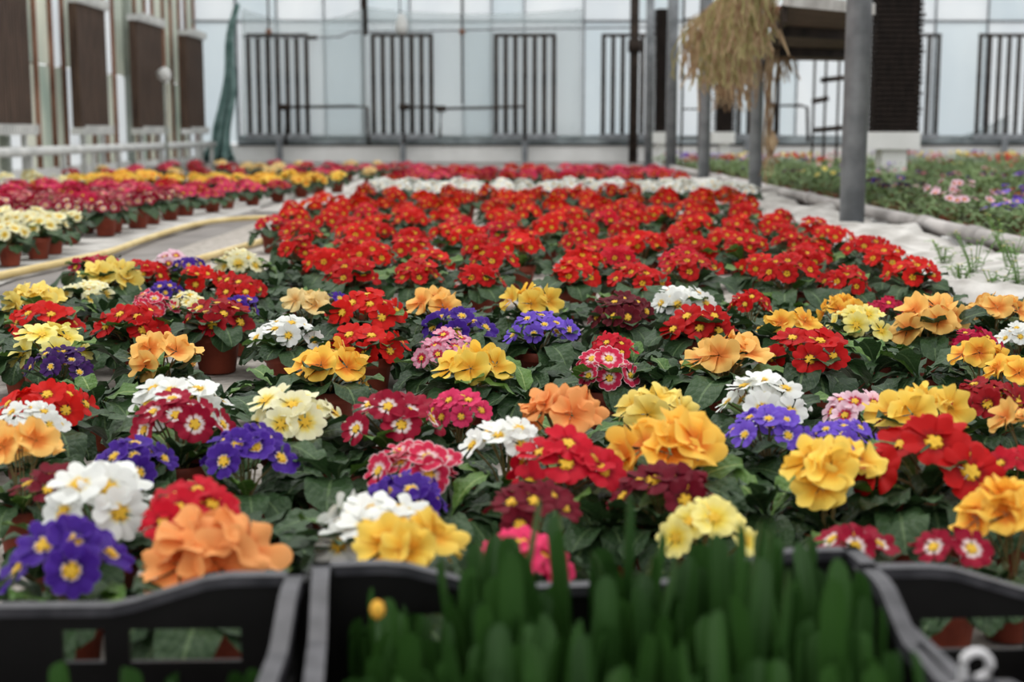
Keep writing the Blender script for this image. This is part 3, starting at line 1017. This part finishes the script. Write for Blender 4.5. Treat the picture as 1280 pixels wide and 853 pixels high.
# ------------------------------------------------------------------ nearer primroses, one by one
# colour, px, py, width in px, height of head, label
NEAR = [
 ('paleyellow', 45, 377, 80, .15, 'yellow primrose behind the bright red one at the path edge of the bed'),
 ('scarlet', 55, 402, 106, .15, 'bright red primrose between a yellow primrose and a lemon one by the path'),
 ('paleyellow', 138, 347, 92, .15, 'pale yellow primrose in front of the small magenta one near the hose'),
 ('cream', 108, 368, 66, .13, 'cream primrose half hidden between the two yellow primroses near the hose'),
 ('magenta', 122, 334, 70, .14, 'small magenta primrose furthest back beside the path'),
 ('red', 183, 340, 60, .15, 'small red primrose beside the pale yellow one near the hose'),
 ('blush', 216, 329, 46, .14, 'pale pink primrose just in front of the hose'),
 ('purple', 234, 331, 34, .14, 'small purple primrose by the hose end'),
 ('scarlet', 250, 349, 62, .15, 'small orange-red primrose in front of the purple one by the hose'),
 ('cream', 298, 328, 60, .16, 'cream primrose with yellow eyes standing by the hose end'),
 ('red', 300, 361, 64, .15, 'red primrose just in front of the cream one by the hose end'),
 ('purple', 206, 366, 44, .13, 'small purple primrose behind the large red clump near the path'),
 ('picotee', 196, 381, 56, .14, 'pink primrose peeping over the large red clump near the path'),
 ('cream', 230, 383, 44, .13, 'small cream primrose behind the dark crimson clump'),
 ('red', 166, 404, 106, .16, 'large red primrose with yellow eyes next to the dark crimson clump'),
 ('darkred', 270, 398, 92, .15, 'dark crimson primrose with star-shaped yellow eyes'),
 ('purple', 298, 386, 50, .14, 'purple primrose tucked behind the dark crimson clump'),
 ('lemon', 62, 433, 108, .15, 'lemon primrose directly behind the dark plum one'),
 ('plum', 76, 458, 84, .15, 'very dark plum primrose in front of the lemon one'),
 ('apricot', 205, 447, 92, .155, 'light orange primrose standing alone on the pale matting'),
 ('peach', 384, 383, 66, .16, 'peach-cream primrose behind the shaggy white one'),
 ('white', 358, 418, 84, .15, 'shaggy white primrose in a pot beside the golden one'),
 ('purple', 413, 381, 26, .14, 'tiny purple primrose between the peach and the red clumps'),
 ('scarlet', 456, 389, 102, .165, 'large bright red primrose with its yellow eyes turned up'),
 ('scarlet', 458, 431, 98, .14, 'flat bright red primrose behind the golden one'),
 ('apricot', 545, 386, 78, .16, 'apricot primrose behind the deep purple one'),
 ('purple', 570, 408, 86, .15, 'deep purple primrose in front of the apricot one'),
 ('yellow', 664, 380, 78, .16, 'deep yellow primrose behind the violet-blue one'),
 ('violet', 674, 412, 88, .16, 'violet-blue primrose in a fully visible brown pot'),
 ('maroon', 777, 390, 78, .16, 'very dark maroon primrose on tall stems next to the white dome'),
 ('white', 855, 379, 92, .15, 'white dome of primrose behind a red one'),
 ('red', 876, 407, 102, .15, 'red primrose in front of the white dome'),
 ('red', 938, 382, 56, .155, 'small red primrose beside the white dome on short stems'),
 ('golden', 985, 412, 84, .15, 'golden primrose behind the red one on long bare stems'),
 ('golden', 1055, 391, 60, .155, 'golden primrose behind the lemon one near the large leaves'),
 ('lemon', 1075, 406, 80, .15, 'lemon primrose behind the large bare leaves'),
 ('magenta', 1108, 388, 50, .14, 'magenta primrose peeping between two golden clumps'),
 ('apricot', 1165, 402, 98, .16, 'wide apricot primrose behind the bare leafy plant'),
 ('apricot', 1247, 392, 80, .16, 'apricot primrose furthest back beside the weeds'),
 ('white', 1276, 422, 50, .14, 'white primrose at the edge of the frame behind the magenta one'),
 ('magenta', 1220, 431, 62, .14, 'magenta primrose between the bare leaves and two yellow clumps'),
 ('golden', 1228, 449, 72, .15, 'yellow primrose just in front of the magenta one'),
 ('golden', 1266, 472, 60, .15, 'golden primrose at the frame edge behind the dark red one'),
 ('golden', 412, 461, 100, .15, 'golden primrose with orange throats behind the cream clump'),
 ('mottled', 556, 441, 86, .155, 'pink and white mottled primrose leaning behind the yellow one'),
 ('yellow', 590, 464, 104, .15, 'yellow primrose with orange throats on long stems'),
 ('crimson', 766, 438, 56, .15, 'crimson primrose right behind the white-edged pink one'),
 ('picotee', 757, 463, 88, .14, 'pink primrose with white petal edges and yellow eyes'),
 ('apricot', 907, 452, 108, .16, 'tall apricot-yellow primrose with ruffled petals beside the bare leaves'),
 ('red', 1008, 437, 116, .165, 'red primrose on a sheaf of long bare stems'),
 ('scarlet', 58, 507, 108, .15, 'bright red primrose behind the white one at the frame edge'),
 ('white', 38, 532, 80, .15, 'white primrose between the bright red and the orange ones'),
 ('apricot', 24, 568, 84, .16, 'light orange primrose cut by the frame edge in front of the white'),
 ('bicolour', 222, 527, 120, .17, 'wine-red primrose with white rings and yellow eyes beside the bare matting'),
 ('white', 225, 502, 120, .165, 'white primrose hidden behind the wine-red and white one'),
 ('purple', 165, 579, 90, .14, 'flat purple primrose behind the big white one'),
 ('purple', 308, 571, 106, .15, 'purple primrose growing from the big brown pot by the white sprawl'),
 ('cream', 365, 522, 124, .16, 'big cream primrose with yellow eyes next to the wine-red clump'),
 ('bicolour', 492, 522, 124, .165, 'wine-red primrose with white rings in front of the yellow one'),
 ('pink', 575, 516, 66, .15, 'coral pink primrose beside the wine-red and white clump'),
 ('picotee', 522, 586, 112, .145, 'flat pink primrose with white rings over the white sprawl'),
 ('white', 632, 554, 94, .155, 'small white primrose between the pink and the orange ones'),
 ('orange', 705, 523, 110, .165, 'orange primrose with soft ruffled petals'),
 ('crimson', 706, 586, 140, .16, 'bright crimson primrose with a yellow eye in front of the orange one'),
 ('paleyellow', 822, 517, 108, .165, 'pale yellow primrose directly behind the big golden one'),
 ('golden', 842, 568, 138, .165, 'big golden primrose with orange throats'),
 ('wine', 662, 642, 112, .16, 'dark wine-red primrose over the crate with one yellow eye'),
 ('wine', 832, 619, 126, .145, 'dark wine-red primrose below the big golden one'),
 ('lemon', 880, 665, 116, .15, 'lemon primrose with frilled petals just behind the crate'),
 ('white', 957, 501, 118, .16, 'white primrose with orange-yellow eyes behind the violet one'),
 ('violet', 962, 536, 112, .16, 'large violet primrose in front of the white one'),
 ('violet', 1052, 552, 70, .145, 'small violet primrose between the pale yellow and the pale pink ones'),
 ('blush', 1082, 517, 92, .155, 'pale pink primrose with red-ringed eyes beside the yellow one'),
 ('yellow', 1145, 521, 126, .16, 'bright yellow primrose behind the red ones on tall stems'),
 ('yellow', 1040, 595, 120, .165, 'soft yellow primrose with big petals in front of the violet ones'),
 ('red', 1160, 571, 172, .17, 'broad red primrose with yellow eyes on tall stems'),
 ('darkred', 1243, 502, 100, .16, 'dark red primrose with yellow eyes by the frame edge'),
 ('apricot', 1284, 537, 60, .16, 'golden primrose cut by the frame edge below the dark red one'),
 ('golden', 1242, 652, 104, .16, 'golden primrose nearest the crates at the frame edge'),
 ('crimson', 1272, 594, 60, .15, 'crimson primrose at the frame edge behind the golden one'),
 ('white', 122, 627, 150, .17, 'big white primrose with orange eyes above the purple one'),
 ('wine', 66, 618, 78, .15, 'dark wine-red primrose half hidden behind the big white one'),
 ('purple', 78, 702, 150, .155, 'deep purple primrose with big yellow eyes just behind the crate'),
 ('crimson', 248, 657, 122, .175, 'crimson primrose directly behind the orange one at the crate'),
 ('orange', 258, 699, 176, .15, 'orange primrose with ruffled petals just behind the crate'),
 ('purple', 508, 626, 84, .13, 'low purple primrose behind the white sprawl'),
 ('white', 466, 664, 158, .14, 'white primrose sprawling wide behind the crate'),
 ('yellow', 506, 690, 124, .155, 'bright yellow primrose just behind the crate in front of the white'),
 ('pink', 655, 708, 106, .14, 'hot pink primrose just behind the crate below the dark wine-red one'),
 ('bicolour', 1186, 690, 80, .13, 'low wine-red and white primrose right behind the crate with the tag'),
 ('bicolour', 1092, 692, 50, .12, 'small wine-red and white primrose at the corner of two crates'),
]
SPOT = [at(q[1], q[2], q[4]) for q in NEAR]
for _ in range(60):
    for i in range(len(SPOT)):
        for j in range(i):
            dv = Vector((SPOT[i].x - SPOT[j].x, SPOT[i].y - SPOT[j].y))
            if 0 < dv.length < .112:
                mv = dv.normalized() * (.112 - dv.length) * .5
                SPOT[i].x += mv.x
                SPOT[i].y += mv.y
                SPOT[j].x -= mv.x
                SPOT[j].y -= mv.y
    for q in SPOT:
        q.y = max(q.y, 1.50)
near_xy = []
CN = {'paleyellow': 'yellow', 'darkred': 'red', 'scarlet': 'red', 'plum': 'purple', 'violet': 'violet', 'bicolour': 'two_tone', 'picotee': 'pink', 'blush': 'pink', 'mottled': 'pink', 'golden': 'golden', 'wine': 'wine_red'}
for i, (c, px, py, wd, z, lab) in enumerate(NEAR):
    p = SPOT[i]
    s = wd * p.y / FPX / .145
    s = max(.75, min(1.28, s))
    near_xy.append((p.x, p.y))
    n = None
    if wd * p.y / FPX < .085:
        n = 5
    fs = 1.0
    if py > 540:
        fs, n = 1.18, (n or (10 if not SPEC[c][1] else 7))
    if c in ('violet', 'plum', 'mottled'):
        fs, n = .84, 13
    primrose(c, p.x, p.y, lab, CN.get(c, c) + '_primrose', None, s, 0, i + 1, n, hz=(z / .15) / (s if s <= 1 else (.6 * s + .4)), fs=fs)

BARE = [(1095, 455, 'leafy primrose without flowers beside the red one on bare stems'),
        (1150, 470, 'leafy primrose with broad wrinkled leaves behind the yellow clump'),
        (840, 480, 'bare leafy primrose between the white-edged pink and apricot clumps'),
        (560, 640, 'bare leafy primrose beside the white sprawl'),
        (760, 655, 'bare leafy primrose between the two dark wine-red ones'),
        (960, 640, 'bare leafy primrose behind the tall crate shoots'),
        (1120, 640, 'bare leafy primrose below the broad red one'),
        (420, 600, 'bare leafy primrose behind the flat pink one'),
        (120, 505, 'bare leafy primrose beside the bright red one near the bare matting'),
        (660, 500, 'bare leafy primrose in front of the brown pot'),
        (420, 340, 'bare leafy primrose at the edge of the red block'),
        (350, 345, 'bare leafy primrose in a visible pot at the corner of the red block'),
        (130, 395, 'bare leafy primrose with large grey-green leaves by the path'),
        (900, 590, 'bare leafy primrose beside the big golden one')]
for i, (px, py, lab) in enumerate(BARE):
    p = at(px, py, .10)
    near_xy.append((p.x, p.y))
    primrose(None, p.x, p.y, lab, 'leafy_primrose', None, .95, 0, 500 + i)

# leafy plants that close the gaps between the flowering ones
NLAB = [q[5] for q in NEAR]
bare_ground = [at(300, 505, 0), at(130, 515, 0), at(405, 640, 0), at(330, 505, 0), at(700, 485, 0)]
used_short = set()
rf = random.Random(21)
ny = 1.62
while ny < 5.3:
    nx = -1.45
    while nx < 1.6:
        x, y = nx + rf.uniform(-.02, .02), ny + rf.uniform(-.02, .02)
        nx += .05
        if x < -.3 - .27 * y and y < 3.6:
            continue
        if y > 4.35 and x > float(np.interp(y, [4.4, 5.3], [-.62, -.9])):
            continue
        if y > 4.3 and x < -.262 * y - .02:
            continue
        if any((x - q[0]) ** 2 + (y - q[1]) ** 2 < .19 ** 2 for q in near_xy) or any((x - q.x) ** 2 + (y - q.y) ** 2 < .13 ** 2 for q in bare_ground):
            continue
        for q in sorted(range(len(NEAR)), key=lambda i: (near_xy[i][0] - x) ** 2 + (near_xy[i][1] - y) ** 2):
            side = 'behind' if y > near_xy[q][1] + .08 else ('in front of' if y < near_xy[q][1] - .08 else 'beside')
            full = ' '.join(NLAB[q].split()[:9])
            while full.split()[-1] in ('the', 'and', 'a', 'of', 'in', 'with', 'by', 'just', 'on', 'its', 'behind', 'to', 'from', 'next', 'right', 'big', 'red', 'between'):
                full = ' '.join(full.split()[:-1])
            lab = 'flowerless leafy plant %s the %s' % (side, full)
            if lab not in used_short:
                used_short.add(lab)
                break
        near_xy.append((x, y))
        fp = primrose(None, x, y, lab, 'leafy_primrose', None, rf.uniform(.85, .98), 0, int(5000 + x * 1000 + y * 100))
        fp.scale.z *= .86
    ny += .05

# ------------------------------------------------------------------ the red block, row by row
rr = random.Random(5)
rows = [4.55, 5.0, 5.5, 6.05, 6.65, 7.25, 7.9, 8.6, 9.3, 10.0, 10.7]
for ri, d in enumerate(rows):
    xl = float(np.interp(d, [4, 5, 6, 6.6, 8, 10, 12], [-.5, -.72, -.98, -1.08, -1.33, -1.28, -1.1]))
    xr = 1.36 + .045 * (d - 5)
    nn_ = int(round((xr - xl) / .235)) + 1
    off = rr.uniform(0, .5)
    for j in range(nn_):
        x = xl + (xr - xl) * (j + off) / (nn_ - .6) + rr.uniform(-.055, .055)
        y = d + rr.uniform(-.14, .14)
        c = 'scarlet' if rr.random() < .45 else ('red' if rr.random() < .85 else 'crimson')
        if ri == 0 and j in (1, 4, 7):
            c = 'red'
        lab = 'red primrose, %s from the path in the %s row of the red block' % (ORD[j + 1], ORD[ri + 1])
        primrose(c, x, y, lab, 'red_block_primrose', 'red primroses of the big red block', rr.uniform(1.05, 1.25), 1 if d < 8 else 2, 1000 + ri * 40 + j, hz=rr.uniform(.95, 1.12))

def block(colours, name, words_, group, rows, xl, xr, step, from_word, seed, lod=2, sc=1.0, hz=1.0):
    r = random.Random(seed)
    for ri, d in enumerate(rows):
        a = xl(d) if callable(xl) else xl
        b_ = xr(d) if callable(xr) else xr
        n = int(abs(b_ - a) / step) + 1
        for j in range(n):
            x = a + (step if b_ > a else -step) * j + r.uniform(-.045, .045)
            y = d + r.uniform(-.06, .06)
            lab = '%s, %s from %s, %s row' % (words_, ORD[min(j + 1, 28)], from_word, ORD[ri + 1])
            primrose(r.choice(colours), x, y, lab, name, group, sc * r.uniform(.95, 1.1), lod, seed * 100 + ri * 40 + j, hz=hz)

block(['white'], 'white_primrose', 'white primrose behind the red block', 'white primroses behind the red block', [11.5, 11.95, 12.4], -1.1, 1.9, .2, 'the path', 31, sc=1.35, hz=.86)
block(['magenta', 'crimson', 'pink'], 'crimson_primrose', 'crimson primrose behind the white band', 'crimson primroses behind the white band', [14.4, 15.4, 16.4, 17.4], -1.15, 1.8, .22, 'the path', 32, sc=1.4, hz=.88)

vis = lambda d: max(-5.9, -.37 * d)       # how far out the frame reaches
edge = lambda d: float(np.interp(d, [6, 8, 10.5, 15, 22], [-2.28, -2.4, -2.42, -1.72, -1.5]))
block(['cream'], 'cream_primrose', 'cream primrose across the path', 'cream primroses across the path', [6.5, 6.82, 7.14, 7.46, 7.78], edge, lambda d: vis(d) - .2, .185, 'the hose', 33, lod=1, sc=1.12)
block(['bicolour', 'bicolour', 'picotee', 'magenta'], 'two_tone_primrose', 'wine and white primrose behind the cream block', 'wine and white primroses across the path',
      [8.4, 8.75, 9.15, 9.55, 10.0], edge, lambda d: vis(d) - .15, .22, 'the hose', 34, sc=1.35, hz=.95)
block(['pink', 'crimson', 'pink', 'magenta'], 'rose_pink_primrose', 'rose-pink primrose behind the wine and white ones', 'rose-pink primroses across the path',
      [10.5, 11.0, 11.5, 12.0, 12.6], edge, vis, .25, 'the path', 35, sc=1.4, hz=.82)
block(['yellow', 'golden'], 'yellow_row_primrose', 'yellow primrose of the far yellow band', 'yellow primroses of the far band',
      [13.4, 14.0, 14.6], edge, lambda d: vis(d) + .9, .24, 'the path', 36, sc=1.4, hz=.82)
block(['cream', 'white'], 'pale_row_primrose', 'pale primrose beside the yellow band', 'pale primroses beside the far yellow band',
      [13.4, 14.0, 14.6], lambda d: vis(d) + .75, lambda d: vis(d) - .1, .26, 'the yellow band', 37, sc=1.35, hz=.82)
block(['pink', 'magenta', 'peach'], 'far_pink_primrose', 'pink primrose towards the end wall', 'pink primroses by the end wall',
      [16.6, 17.8, 19.2, 20.8], edge, -5.2, .38, 'the path', 38, sc=1.4, hz=.8)

# ------------------------------------------------------------------ pansies beyond the grey pipe
def pansy_foliage(seed):
    r = random.Random(seed)
    b = MB()
    for i in range(85):
        a = r.uniform(0, 6.28)
        q = math.sqrt(r.random())
        rad = .21 * q
        z = .09 + .14 * (1 - q * q) * r.uniform(.7, 1.1)
        lf = leaf_mb(r, r.uniform(.05, .085), r.uniform(.022, .034), d2r(r.uniform(10, 60)), d2r(r.uniform(-30, 20)), n=4, m=3)
        b.merge(lf, Matrix.Translation((rad * math.cos(a), rad * math.sin(a), z)) @ Matrix.Rotation(a - PI / 2 + r.uniform(-.8, .8), 4, 'Z'))
    for i in range(14):
        a = i * .45
        b.tube([(0, 0, .05), (.12 * math.cos(a), .12 * math.sin(a), .14)], .003, 3, cap=False)
    return b.mesh('foliage', M_pleaf)

PF = [pansy_foliage(s) for s in range(5)]
_pb = {}
def pansy_blooms(colour, few, i):
    key = (colour, few, i)
    if key not in _pb:
        r = random.Random(i * 31 + few * 7)
        b = MB()
        for q in range(3 if few else 14):
            a, rad = r.uniform(0, 6.28), .19 * math.sqrt(r.random())
            nrm = Vector((.5 * math.cos(a), .5 * math.sin(a) - .35, .9)).normalized()
            b.merge(r.choice(FLAT_LO), face_matrix(Vector((rad * math.cos(a), rad * math.sin(a), .25 + r.uniform(-.03, .03))), nrm, r.uniform(0, 6), .028))
        _pb[key] = b.mesh('blooms', PM[colour])
    return _pb[key]

r = random.Random(77)
d = 6.6
ri = 0
while d < 25.5:
    x = 2.66
    j = 0
    while x < .375 * d + .35:
        px = 640 + x / d * FPX
        c, few = None, True
        if r.random() < .5:
            c = r.choice(['violet', 'purple', 'wine', 'plum', 'blush', 'crimson', 'lemon', 'mottled'])
        if d < 9.2 and x > 2.55 + .2 * ri * .3:
            c, few = (['blush', 'crimson', 'violet', 'plum', 'crimson'])[(ri * 2 + j) % 5], r.random() < .25
        if d > 20 and r.random() < .5:
            c, few = r.choice(['violet', 'magenta', 'crimson', 'lemon', 'blush']), False
        for (qx, qy, qc) in ((2.67, 8.8, 'blush'), (2.72, 8.2, 'blush'), (3.0, 8.7, 'violet'), (2.95, 8.1, 'crimson'), (3.35, 9.3, 'wine'), (2.7, 10.2, 'plum')):
            if abs(x - qx) < .24 and abs(d - qy) < .3:
                c, few = qc, False
        lab = 'bushy pansy, %s from the grey pipe in the %s row of its bed' % (ORD[j + 1], ORD[ri + 1])
        t = thing('bushy_pansy', lab, 'pansy', (x + r.uniform(-.06, .06), d + r.uniform(-.1, .1), .012), r.uniform(0, 6.28), 'pansies beyond the grey pipe')
        t.scale = (r.uniform(.9, 1.2),) * 2 + (r.uniform(.8, 1.15),)
        link('pot', MESH_POT, t)
        stuff(link('foliage', r.choice(PF), t))
        if c:
            stuff(link('blooms', pansy_blooms(c, few, r.randrange(3)), t))
        x += .42
        j += 1
    d += .5 + .028 * (d - 6)
    ri += 1

# ------------------------------------------------------------------ weeds on the white sheeting
def weed(x, y, h, label, seed):
    r = random.Random(seed)
    t = thing('weed', label, 'weed', (x, y, .03), 0, 'weeds on the white sheeting')
    st, lf, fl = MB(), MB(), MB()
    for i in range(7):
        a = r.uniform(0, 6.28)
        L = h * r.uniform(.6, 1.1)
        p = [Vector((0, 0, -.02)), Vector((.15 * L * math.cos(a), .15 * L * math.sin(a), .5 * L)), Vector((.4 * L * math.cos(a), .4 * L * math.sin(a), L))]
        st.tube(p, .0018, 4, cap=False)
        for q in range(12):
            s = r.uniform(.05, .95)
            pos = p[0].lerp(p[1], s * 2) if s < .5 else p[1].lerp(p[2], s * 2 - 1)
            lf.merge(leaf_mb(r, r.uniform(.025, .05), r.uniform(.01, .02), d2r(40), d2r(-10), n=4, m=3), Matrix.Translation(pos) @ Matrix.Rotation(r.uniform(0, 6.28), 4, 'Z'))
        fl.merge(FLAT_LO[0], face_matrix(p[2], Vector((0, 0, 1)), 0, .006))
    stuff(link('stems', st.mesh('stems', M_weed), t))
    stuff(link('leaves', lf.mesh('leaves', M_weed), t))
    stuff(link('tiny_flowers', fl.mesh('tiny_flowers', PM['lemon']), t))

for i, (px, py, h, lab) in enumerate(((1218, 362, .2, 'feathery green weed beside the last red primroses'), (1262, 352, .24, 'tall green weed nearest the grey pipe'),
                                      (1200, 372, .16, 'low green weed touching the red block'), (1245, 385, .14, 'low green weed behind the apricot primroses'),
                                      (1275, 372, .2, 'green weed at the frame edge behind the apricot primroses'), (1180, 345, .13, 'small green weed on the white sheeting by the red block'))):
    p = at(px, py, .02)
    weed(p.x, p.y, h, lab, 40 + i)

# ------------------------------------------------------------------ crates
def crate_panel(length, h, name):
    """one crate side: high corners, dipped middle, window openings; stands in x-z"""
    fr = [0, .06, .10, .30, .345, .42, .58, .655, .70, .90, .94, 1]
    zs = [0, .02, .062, .085, .116, .148, None]
    def top(u):
        u = min(u, 1 - u)
        k_ = max(0, min(1, (u - .15) / .17))
        return h - .028 * k_
    v, f = [], []
    for u in fr:
        for z in zs:
            v.append(((u - .5) * length, 0, top(u) - .006 if z is None else z))
    m = len(zs)
    for i in range(len(fr) - 1):
        for j in range(m - 1):
            mid = (fr[i] + fr[i + 1]) / 2
            if j in (1, 4) and (.10 < mid < .30 or .345 < mid < .42 or .58 < mid < .655 or .70 < mid < .90):
                continue
            a = i * m + j
            f.append((a, a + m, a + m + 1, a + 1))
    b = MB()
    b.add(v, f)
    o = link(name, b.mesh(name, M_black, False))
    md = o.modifiers.new('thickness', 'SOLIDIFY')
    md.thickness = .007
    md.offset = 0
    return o, top


def crate(cx, cy, w, d, h, rz, label):
    t = thing('plastic_crate', label, 'crate', (cx, cy, .012), rz, 'black crates in front of the bed')
    rim = MB()
    for (L, loc, rot) in ((w, (0, d / 2, 0), 0), (w, (0, -d / 2, 0), PI), (d, (w / 2, 0, 0), -PI / 2), (d, (-w / 2, 0, 0), PI / 2)):
        o, top = crate_panel(L, h, 'side_panel')
        o.parent = t
        o.location = loc
        o.rotation_euler = (0, 0, rot)
        n = 24
        pts = []
        ext = .008
        for i in range(n + 1):
            u = i / n
            x = (u - .5) * (L + 2 * ext)
            zt = top(u)
            pts += [(x, -.0075, zt - .010), (x, -.008, zt), (x, .008, zt), (x, .0085, zt - .012)]
        M = Matrix.Translation(loc) @ Matrix.Rotation(rot, 4, 'Z')
        q = MB()
        q.grid(pts, [(0, 0)] * len(pts), n + 1, 4)
        rim.merge(q, M)
    o = link('rim', rim.mesh('rim', M_rim, False), t)
    b = MB()
    nb = 9
    for i in range(nb):
        x = -w / 2 + w * (i + .5) / nb
        b.box(x - .02, x + .02, -d / 2, d / 2, .002, .008)
    for yy in (-d / 2 + .02, 0, d / 2 - .02):
        b.box(-w / 2, w / 2, yy - .015, yy + .015, .001, .0085)
    link('base', b.mesh('base', M_black, False), t)
    for sx_ in (-1, 1):
        for sy in (-1, 1):
            link('corner_post', boxmesh('corner_post', M_black, sx_ * w / 2 - .012, sx_ * w / 2 + .012, sy * d / 2 - .012, sy * d / 2 + .012, 0, h - .004), t)
    return t

M_rim = mat_noise('black_rim_painted_sheen', (44, 44, 49), (76, 75, 80), 30, .45, .05, .5)  # bluish-grey reflection on the black plastic rim, put into its colour
CR_H = .20
crate(-.456, 1.075, .52, .40, CR_H, .03, 'black plastic crate under the purple and orange primroses')
crate(.097, 1.139, .52, .40, CR_H, .10, 'black plastic crate full of green bulb shoots')
crate(.608, 1.118, .52, .40, CR_H, .05, 'black plastic crate holding the white hooked tag')

# bulb shoots
SH = []
rs = random.Random(3)
def shoot_mb(r, L, W):
    b = MB()
    pts, uvs = [], []
    lean = r.uniform(-.12, .15)
    n = 12
    for i in range(n):
        s = 1 - (1 - i / (n - 1)) ** 2.2
        wd = W / 2 * (.72 + .28 * math.sin(PI * min(1, s * .9))) * math.sqrt(max(0, 1 - (max(0, s - .9) / .1015) ** 2))
        wd = max(wd, .0015)
        y = lean * L * s * s
        for j in range(5):
            t_ = -1 + j / 2
            pts.append((t_ * wd, y + abs(t_) * wd * .55, L * s))
            uvs.append((.5 + .5 * t_, s))
    b.grid(pts, uvs, n, 5)
    return b
SHM = [shoot_mb(rs, rs.uniform(.11, .2), rs.uniform(.017, .027)).mesh('leaf', M_shoot) for _ in range(8)]
pb = MB()
pb.lathe([(0, 0), (.030, 0), (.040, .072), (.042, .073), (.042, .080), (.039, .080), (.037, .07)], 14)
MESH_SPOT = pb.mesh('pot', M_terra)
pb = MB()
pb.lathe([(0, .072), (.038, .070)], 12)
MESH_SSOIL = pb.mesh('soil', M_soil)

def shoots(x, y, label, seed, n=9, hs=1.0):
    r = random.Random(seed)
    t = thing('potted_bulb_shoots', label, 'bulb plant', (x, y, .021), r.uniform(0, 6), 'potted bulb shoots in the crates')
    link('pot', MESH_SPOT, t)
    link('soil', MESH_SSOIL, t)
    for i in range(n):
        a = r.uniform(0, 6.28)
        rad = .046 * math.sqrt(r.random())
        M = Matrix.Translation((rad * math.cos(a), rad * math.sin(a), .068)) @ Matrix.Rotation(a - PI / 2, 4, 'Z') @ Matrix.Rotation(r.uniform(-.13, .09), 4, 'X')
        o = bpy.data.objects.new('leaf', r.choice(SHM))
        COL.objects.link(o)
        o.parent = t
        o.matrix_local = M @ Matrix.Diagonal((1, 1, hs * r.uniform(.75, 1.1), 1))

k_ = 0
for ri in range(4):
    for j in range(5):
        x = -.105 + .093 * j + (.012 if ri % 2 else 0)
        y = 1.265 - .092 * ri + .0095 * j
        hs = (1.0, 1.0, .92, .85)[ri] * (.62 if (j == 0 and ri < 3) else 1.0)
        shoots(x, y, 'pot of green bulb shoots, %s across in the %s row of the full crate' % (ORD[j + 1], ORD[ri + 1]), 200 + k_, 15, hs)
        k_ += 1
for j, (x, y) in enumerate(((-.25, 1.15), (-.345, 1.13), (-.25, 1.05), (-.345, 1.03))):
    shoots(x, y, 'pot of short green shoots, %s in the crate under the orange primrose' % ORD[j + 1], 300 + j, 8, .55)
for j, (x, y) in enumerate(((.43, 1.17), (.53, 1.23))):
    shoots(x, y, 'pot of short shoots, %s in the crate with the white tag' % ORD[j + 1], 320 + j, 5, .35)

# yellow bud in place of a primrose flower seen through the crate wall
p = atd(472, 762, 1.2)
t = thing('yellow_bud', 'single yellow bud on a thin stalk, standing in for a primrose behind the crate', 'flower', (p.x, p.y, .022))
b = MB()
b.lathe([(0, -.010), (.0055, -.006), (.007, 0), (.005, .006), (0, .009)], 10)
link('bud', b.mesh('bud', PM['golden']), t, (0, 0, p.z - .022))
link('stalk', tubemesh('stalk', M_shoot, [(0, 0, 0), (.002, 0, .07), (0, 0, p.z - .034)], .002, 6), t)

# white hooked tag standing in a pot of the third crate
p = atd(1214, 832, 1.08)
t = thing('plant_tag', 'white plastic hooked plant tag in the black crate', 'tag', (p.x, p.y, .02))
b = MB()
path = []
for i in range(15):
    a = d2r(200 - i * 290 / 14)
    path.append((.011 * math.cos(a) + .004, 0, p.z - .02 + .011 * math.sin(a)))
b.tube([(-.006, 0, 0.0), (-.007, 0, p.z - .02 - .03)] + path, .0038, 6)
link('hook', b.mesh('hook', M_tag), t)
b = MB()
b.box(-.016, .02, -.0012, .0012, p.z - .075, p.z - .036)
link('plate', b.mesh('plate', M_tag, False), t)
